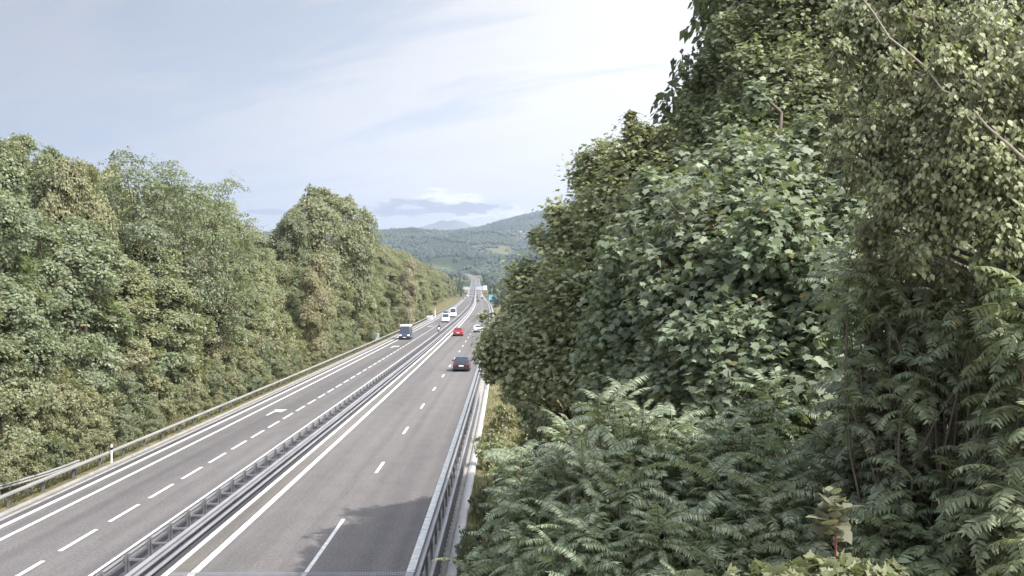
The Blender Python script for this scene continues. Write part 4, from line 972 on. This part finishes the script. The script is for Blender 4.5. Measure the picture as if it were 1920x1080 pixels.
c = car('saloon_car', 'white car beyond the black hatchback in the right lane, touching the maple leaves', 'car', P['white'], L_=4.5, W=1.85, H=1.45, gb=(-1.75, 1.0), gt=(-1.1, .2)); place(c, -5.1, 201 + 2, False)
c = car('camper_van', 'dark blue van with a white high roof coming along the slow left lane', 'van', P['navy'], roof_m=P['navy'], sides=((.72, .95),), **{**VANK, 'H': 2.3, 'W': 2.05}); place(c, -17.35, 172.7 + 2.6, True)
MB().box(-.93, .93, -2.5, 1.0, 2.2, 2.55).build('high_roof', P['white'], c, bevel=.06)
c = car('panel_van', 'white van in the fast lane behind the motorcyclist', 'van', P['white'], sides=((.72, .95),), bump_m=1, **{**VANK, 'H': 2.25}); place(c, -14.6, 257 + 2.6, True)
c = car('delivery_van', 'tall white van following the nearer white van in the fast lane', 'van', P['white'], sides=((.72, .95),), bump_m=1, **{**VANK, 'H': 2.75, 'W': 2.1}); place(c, -14.5, 304, True)
c = car('estate_car', 'silver car in the slow lane beside the two white vans', 'car', P['silver'], L_=4.5, W=1.85, H=1.6); place(c, -17.3, 314, True)
FARC = 'small far cars on the stretch before the gantry'
for col_, s, d, tw, lab in (('black', -18.0, 812, True, 'distant dark car in the slow left lane before the gantry'), ('grey', -18.9, 705, True, 'distant grey car on the far left edge of the road before the gantry'),
                            ('black', -9.0, 812, False, 'distant black car in the overtaking lane before the gantry'), ('white', -5.0, 905, False, 'distant white car in the right lane under the gantry'),
                            ('grey', -5.4, 745, False, 'distant grey car in the right lane before the gantry'), ('black', -8.8, 610, False, 'distant dark car in the overtaking lane, nearest of the far cars driving away'),
                            ('black', -14.8, 1010, True, 'distant black car in the fast left lane just before the gantry'), ('white', -17.6, 960, True, 'distant white car in the slow left lane just before the gantry'),
                            ('red', -8.6, 1060, False, 'distant red car in the overtaking lane at the gantry')):
    c = car('distant_car', lab, 'car', P[col_], H=1.5 if col_ != 'white' else 1.9); place(c, s, d, tw)
proto = None
for i, (s, d, tw) in enumerate(((-17.6, 1340, True), (-14.6, 1500, True), (-8.5, 1330, False), (-5.0, 1420, False), (-17.4, 1720, True), (-8.6, 1580, False), (-14.5, 1950, True), (-5.0, 1900, False), (-8.4, 2150, False))):
    if proto is None:
        proto = car('distant_car', 'tiny dark car on the rising road beyond the gantry', 'car', P['black'], grp='tiny cars climbing and descending beyond the gantry'); c = proto
    else: c = copy_tree(proto)
    place(c, s, d, tw)

# motorcyclist in the left carriageway beside the median
def skin_body(name, joints, edges, m, parent=None, lev=2):
    me = bpy.data.meshes.new(name); me.from_pydata([j[:3] for j in joints], edges, []); me.update()
    o = link(name, me, m, parent); sk = o.modifiers.new('skin', 'SKIN'); sk.use_smooth_shade = True
    for i, j in enumerate(joints):
        me.skin_vertices[0].data[i].radius = (j[3], j[4] if len(j) > 4 else j[3])
    me.skin_vertices[0].data[0].use_root = True
    s_ = o.modifiers.new('sub', 'SUBSURF'); s_.levels = lev; s_.render_levels = lev
    return o
mc = empty('motorcycle', (0, 0, 0)); tag(mc, 'motorcycle with white fairing riding beside the median barrier', 'motorcycle')
for y in (-.72, .74):
    b = MB(); n = 24
    for i in range(n):
        pass
    vs, fs = [], []
    prof = [(-.06, .26), (-.055, .30), (0, .325), (.055, .30), (.06, .26)]
    for i in range(n):
        a = 2 * math.pi * i / n; vs += [(p, y + q * math.cos(a), .325 + q * math.sin(a)) for p, q in prof]
    for i in range(n):
        for j in range(5): fs.append((i * 5 + j, ((i + 1) % n) * 5 + j, ((i + 1) % n) * 5 + (j + 1) % 5, i * 5 + (j + 1) % 5))
    w_ = b.add(vs, fs).build('wheel', M['rubber'], mc, sm=True); MB().cyl((0, y, .325), (1, 0, 0), .26, .03, 20).build('rim', M['rim'], w_)
MB().tube([(0, -.35, .45), (0, -.2, .5), (0, .2, .5), (0, .35, .55)], [.13, .17, .17, .1], 10).build('engine', M['galv_old'], mc, sm=True)
MB().tube([(0, -.05, .80), (0, .12, .88), (0, .35, .86), (0, .45, .80)], [.08, .15, .15, .08], 10).build('fuel_tank', P['black'], mc, sm=True)
MB().tube([(0, -.80, .92), (0, -.5, .84), (0, -.1, .80)], [.07, .12, .09], 8).build('seat', M['trim'], mc, sm=True)
MB().tube([(.08, .74, .325), (.08, .5, .9)], .028, 8).build('fork', M['rim'], mc); MB().tube([(-.08, .74, .325), (-.08, .5, .9)], .028, 8).build('fork', M['rim'], mc)
MB().tube([(-.36, .36, 1.02), (-.1, .46, 1.02), (.1, .46, 1.02), (.36, .36, 1.02)], .018, 8).build('handlebar', M['trim'], mc)
MB().tube([(0, .50, .60), (0, .60, .80), (0, .58, .98), (0, .48, 1.12)], [.12, .24, .22, .10], 10).build('fairing', P['white'], mc, sm=True)
MB().cyl((0, .83, .86), (0, 1, 0), .09, .04, 14).build('headlight', M['drl'], mc)
MB().tube([(.17, -.75, .42), (.17, -.1, .35)], [.05, .035], 8).build('exhaust', M['rim'], mc)
place(mc, -12.95, 199, True)
ri = empty('person', (0, 0, 0)); tag(ri, 'motorcyclist in black riding gear and dark helmet, hands on the handlebar', 'person')
J = [(0, -.30, .92, .15, .13), (0, -.26, 1.10, .14, .11), (0, -.14, 1.32, .17, .12), (0, -.06, 1.42, .08, .08), (0, -.03, 1.50, .055), (0, 0, 1.62, .095, .11), (0, .0, 1.70, .07, .08),
     (.20, -.08, 1.38, .07), (.33, .06, 1.18, .05), (.33, .30, 1.07, .035), (-.20, -.08, 1.38, .07), (-.33, .06, 1.18, .05), (-.33, .30, 1.07, .035),
     (.12, -.22, .90, .095), (.24, .16, .78, .07), (.21, -.12, .42, .05), (.21, .04, .34, .045), (-.12, -.22, .90, .095), (-.24, .16, .78, .07), (-.21, -.12, .42, .05), (-.21, .04, .34, .045)]
E = [(0, 1), (1, 2), (2, 3), (3, 4), (4, 5), (5, 6), (2, 7), (7, 8), (8, 9), (2, 10), (10, 11), (11, 12), (0, 13), (13, 14), (14, 15), (15, 16), (0, 17), (17, 18), (18, 19), (19, 20)]
skin_body('body', J, E, M['black'], ri)
for s_ in (-1, 1):
    for i, (dx, ln) in enumerate(((-.03, .075), (-.01, .085), (.01, .08), (.03, .065))):
        pass
    g_ = MB()
    for dx, ln in ((-.032, .07), (-.011, .08), (.011, .076), (.032, .06)):
        g_.tube([(s_ * .33 + dx, .29, 1.075), (s_ * .33 + dx, .36, 1.065), (s_ * .33 + dx, .385, 1.03), (s_ * .33 + dx, .36, 1.0)], [.013, .011, .010, .008], 6)
    g_.tube([(s_ * .33 - s_ * .045, .27, 1.06), (s_ * .33 - s_ * .05, .33, 1.02), (s_ * .33 - s_ * .03, .36, 1.0)], [.014, .012, .009], 6)
    g_.build('glove', M['trim'], ri, sm=True)
b = MB(); n = 14
rings = []
for i in range(1, 8):
    a = math.pi * i / 8; rings.append([(.125 * math.sin(a) * math.cos(2 * math.pi * j / n), .0 + .15 * math.sin(a) * math.sin(2 * math.pi * j / n), 1.64 - .14 * math.cos(a)) for j in range(n)])
loft(b, rings); hm_ = b.build('helmet', P['black'], ri, sm=True)
MB().box(-.09, .09, .10, .152, 1.60, 1.69).build('visor', M['glass'], hm_, bevel=.02)
place(ri, -12.95, 199, True)

# ------------------------------------------------------------------ roadside furniture
gt_ = empty('sign_gantry', (float(pathx(1100)), 1100, float(roadz(1100)))); tag(gt_, 'white steel sign gantry spanning the far motorway', 'gantry')
for x in (-25.0, 2.5): MB().box(x - .35, x + .35, -.35, .35, -.5, 7.2).build('post', M['galv'], gt_)
MB().box(-25.3, 2.8, -.5, .5, 7.0, 7.9).build('beam', M['galv'], gt_)
MB().box(-24, -17.5, -.75, -.6, 5.9, 8.9).build('sign_panel', M['sign'], gt_); MB().box(-9.5, -2.4, -.75, -.6, 5.6, 9.4).build('sign_panel', M['sign'], gt_)
bs = empty('sign_board', (float(pathx(1250)) + 1.5, 1250, float(roadz(1250)))); tag(bs, 'large white sign board on posts right of the road beyond the gantry', 'sign')
MB().box(-2.4, 2.4, -.1, .1, 3.5, 9.0).build('panel', M['plate'], bs)
for x in (-1.7, 1.7): MB().box(x - .12, x + .12, .1, .3, -3, 8.8).build('post', M['galv'], bs)
# sign on the left verge, seen from the back
ls = at(700, 640, 165); lg_ = float(terrain_z(ls[0] - .6, 165)); e = empty('road_sign', (ls[0], 165, lg_)); tag(e, 'pale rectangular board with two dark posts on the verge beyond the left crash barrier', 'sign')
MB().box(-.95, .95, -.03, .03, .35, 1.55).build('panel', M['sign'], e)
for x in (-.62, .28): MB().box(x - .05, x + .05, -.10, -.032, -.3, 1.65).build('post', M['galv_old'], e)
# white marker post, emergency phone
def marker(px, pyb, d, h, lab, s=.12, nm='marker_post'):
    x = (px - CX) / F * d; z = float(terrain_z(x, d)) if x - float(pathx(d)) < -20.2 else 0; e = empty(nm, (x, d, z)); tag(e, lab, 'post')
    MB().box(-s / 2, s / 2, -.05, .05, -.2, h).build('post', M['white_paint'], e, bevel=.015); MB().box(-s / 2 - .004, s / 2 + .004, -.056, .056, h - .28, h - .14).build('reflector', M['trim'], e)
marker(210, 868, 51.6, 1.0, 'slim white marker post standing against the left crash barrier', .08)
marker(816, 590, 300, 2.6, 'tall white marker post on the left verge beside the white vans', .3)
e = empty('emergency_phone', (at(806, 0, 282)[0], 282, 0)); tag(e, 'stubby white roadside cabinet on the left verge just before the tall white post', 'cabinet')
MB().box(-.9, .9, -.4, .4, -.1, 1.0).build('cabinet', M['plate'], e, bevel=.08); MB().box(-.6, .6, -.42, -.4, .2, .8).build('door', M['sign'], e)
# blue roofed shed right of the far road
sx_ = at(925, 560, 560); e = empty('shed', (sx_[0] + .3, 560, float(terrain_z(sx_[0], 560)))); tag(e, 'blue roofed shed beside the far road at the edge of the maple leaves', 'shed')
zt = sx_[2] + 2.2 - e.location.z; zb = zt - 2.6
MB().box(-2.3, 2.3, -2.5, 4, -1, zb).build('wall', M['shedwall'], e)
MB().add([(-2.7, -2.9, zb - .2), (2.7, -2.9, zb - .2), (2.7, 4.4, zt), (-2.7, 4.4, zt), (-2.7, -2.9, zb - .35), (2.7, -2.9, zb - .35), (2.7, 4.4, zt - .15), (-2.7, 4.4, zt - .15)],
         [(0, 1, 2, 3), (7, 6, 5, 4), (0, 4, 5, 1), (1, 5, 6, 2), (2, 6, 7, 3), (3, 7, 4, 0)]).build('roof', M['signblue'], e)

# ------------------------------------------------------------------ haze (after the terrain it needs)
hz = MB().box(-22000, 22000, -300, 15000, -60, 1100).build('haze', None); hz['kind'] = 'stuff'
hm = bpy.data.materials.new('haze'); hm.use_nodes = True; hm.node_tree.nodes.clear()
pv = hm.node_tree.nodes.new('ShaderNodeVolumePrincipled'); ho = hm.node_tree.nodes.new('ShaderNodeOutputMaterial')
pv.inputs['Color'].default_value = (.64, .76, .98, 1); pv.inputs['Density'].default_value = 1.0e-4; pv.inputs['Anisotropy'].default_value = .2
hm.node_tree.links.new(pv.outputs[0], ho.inputs['Volume']); hz.data.materials.append(hm)
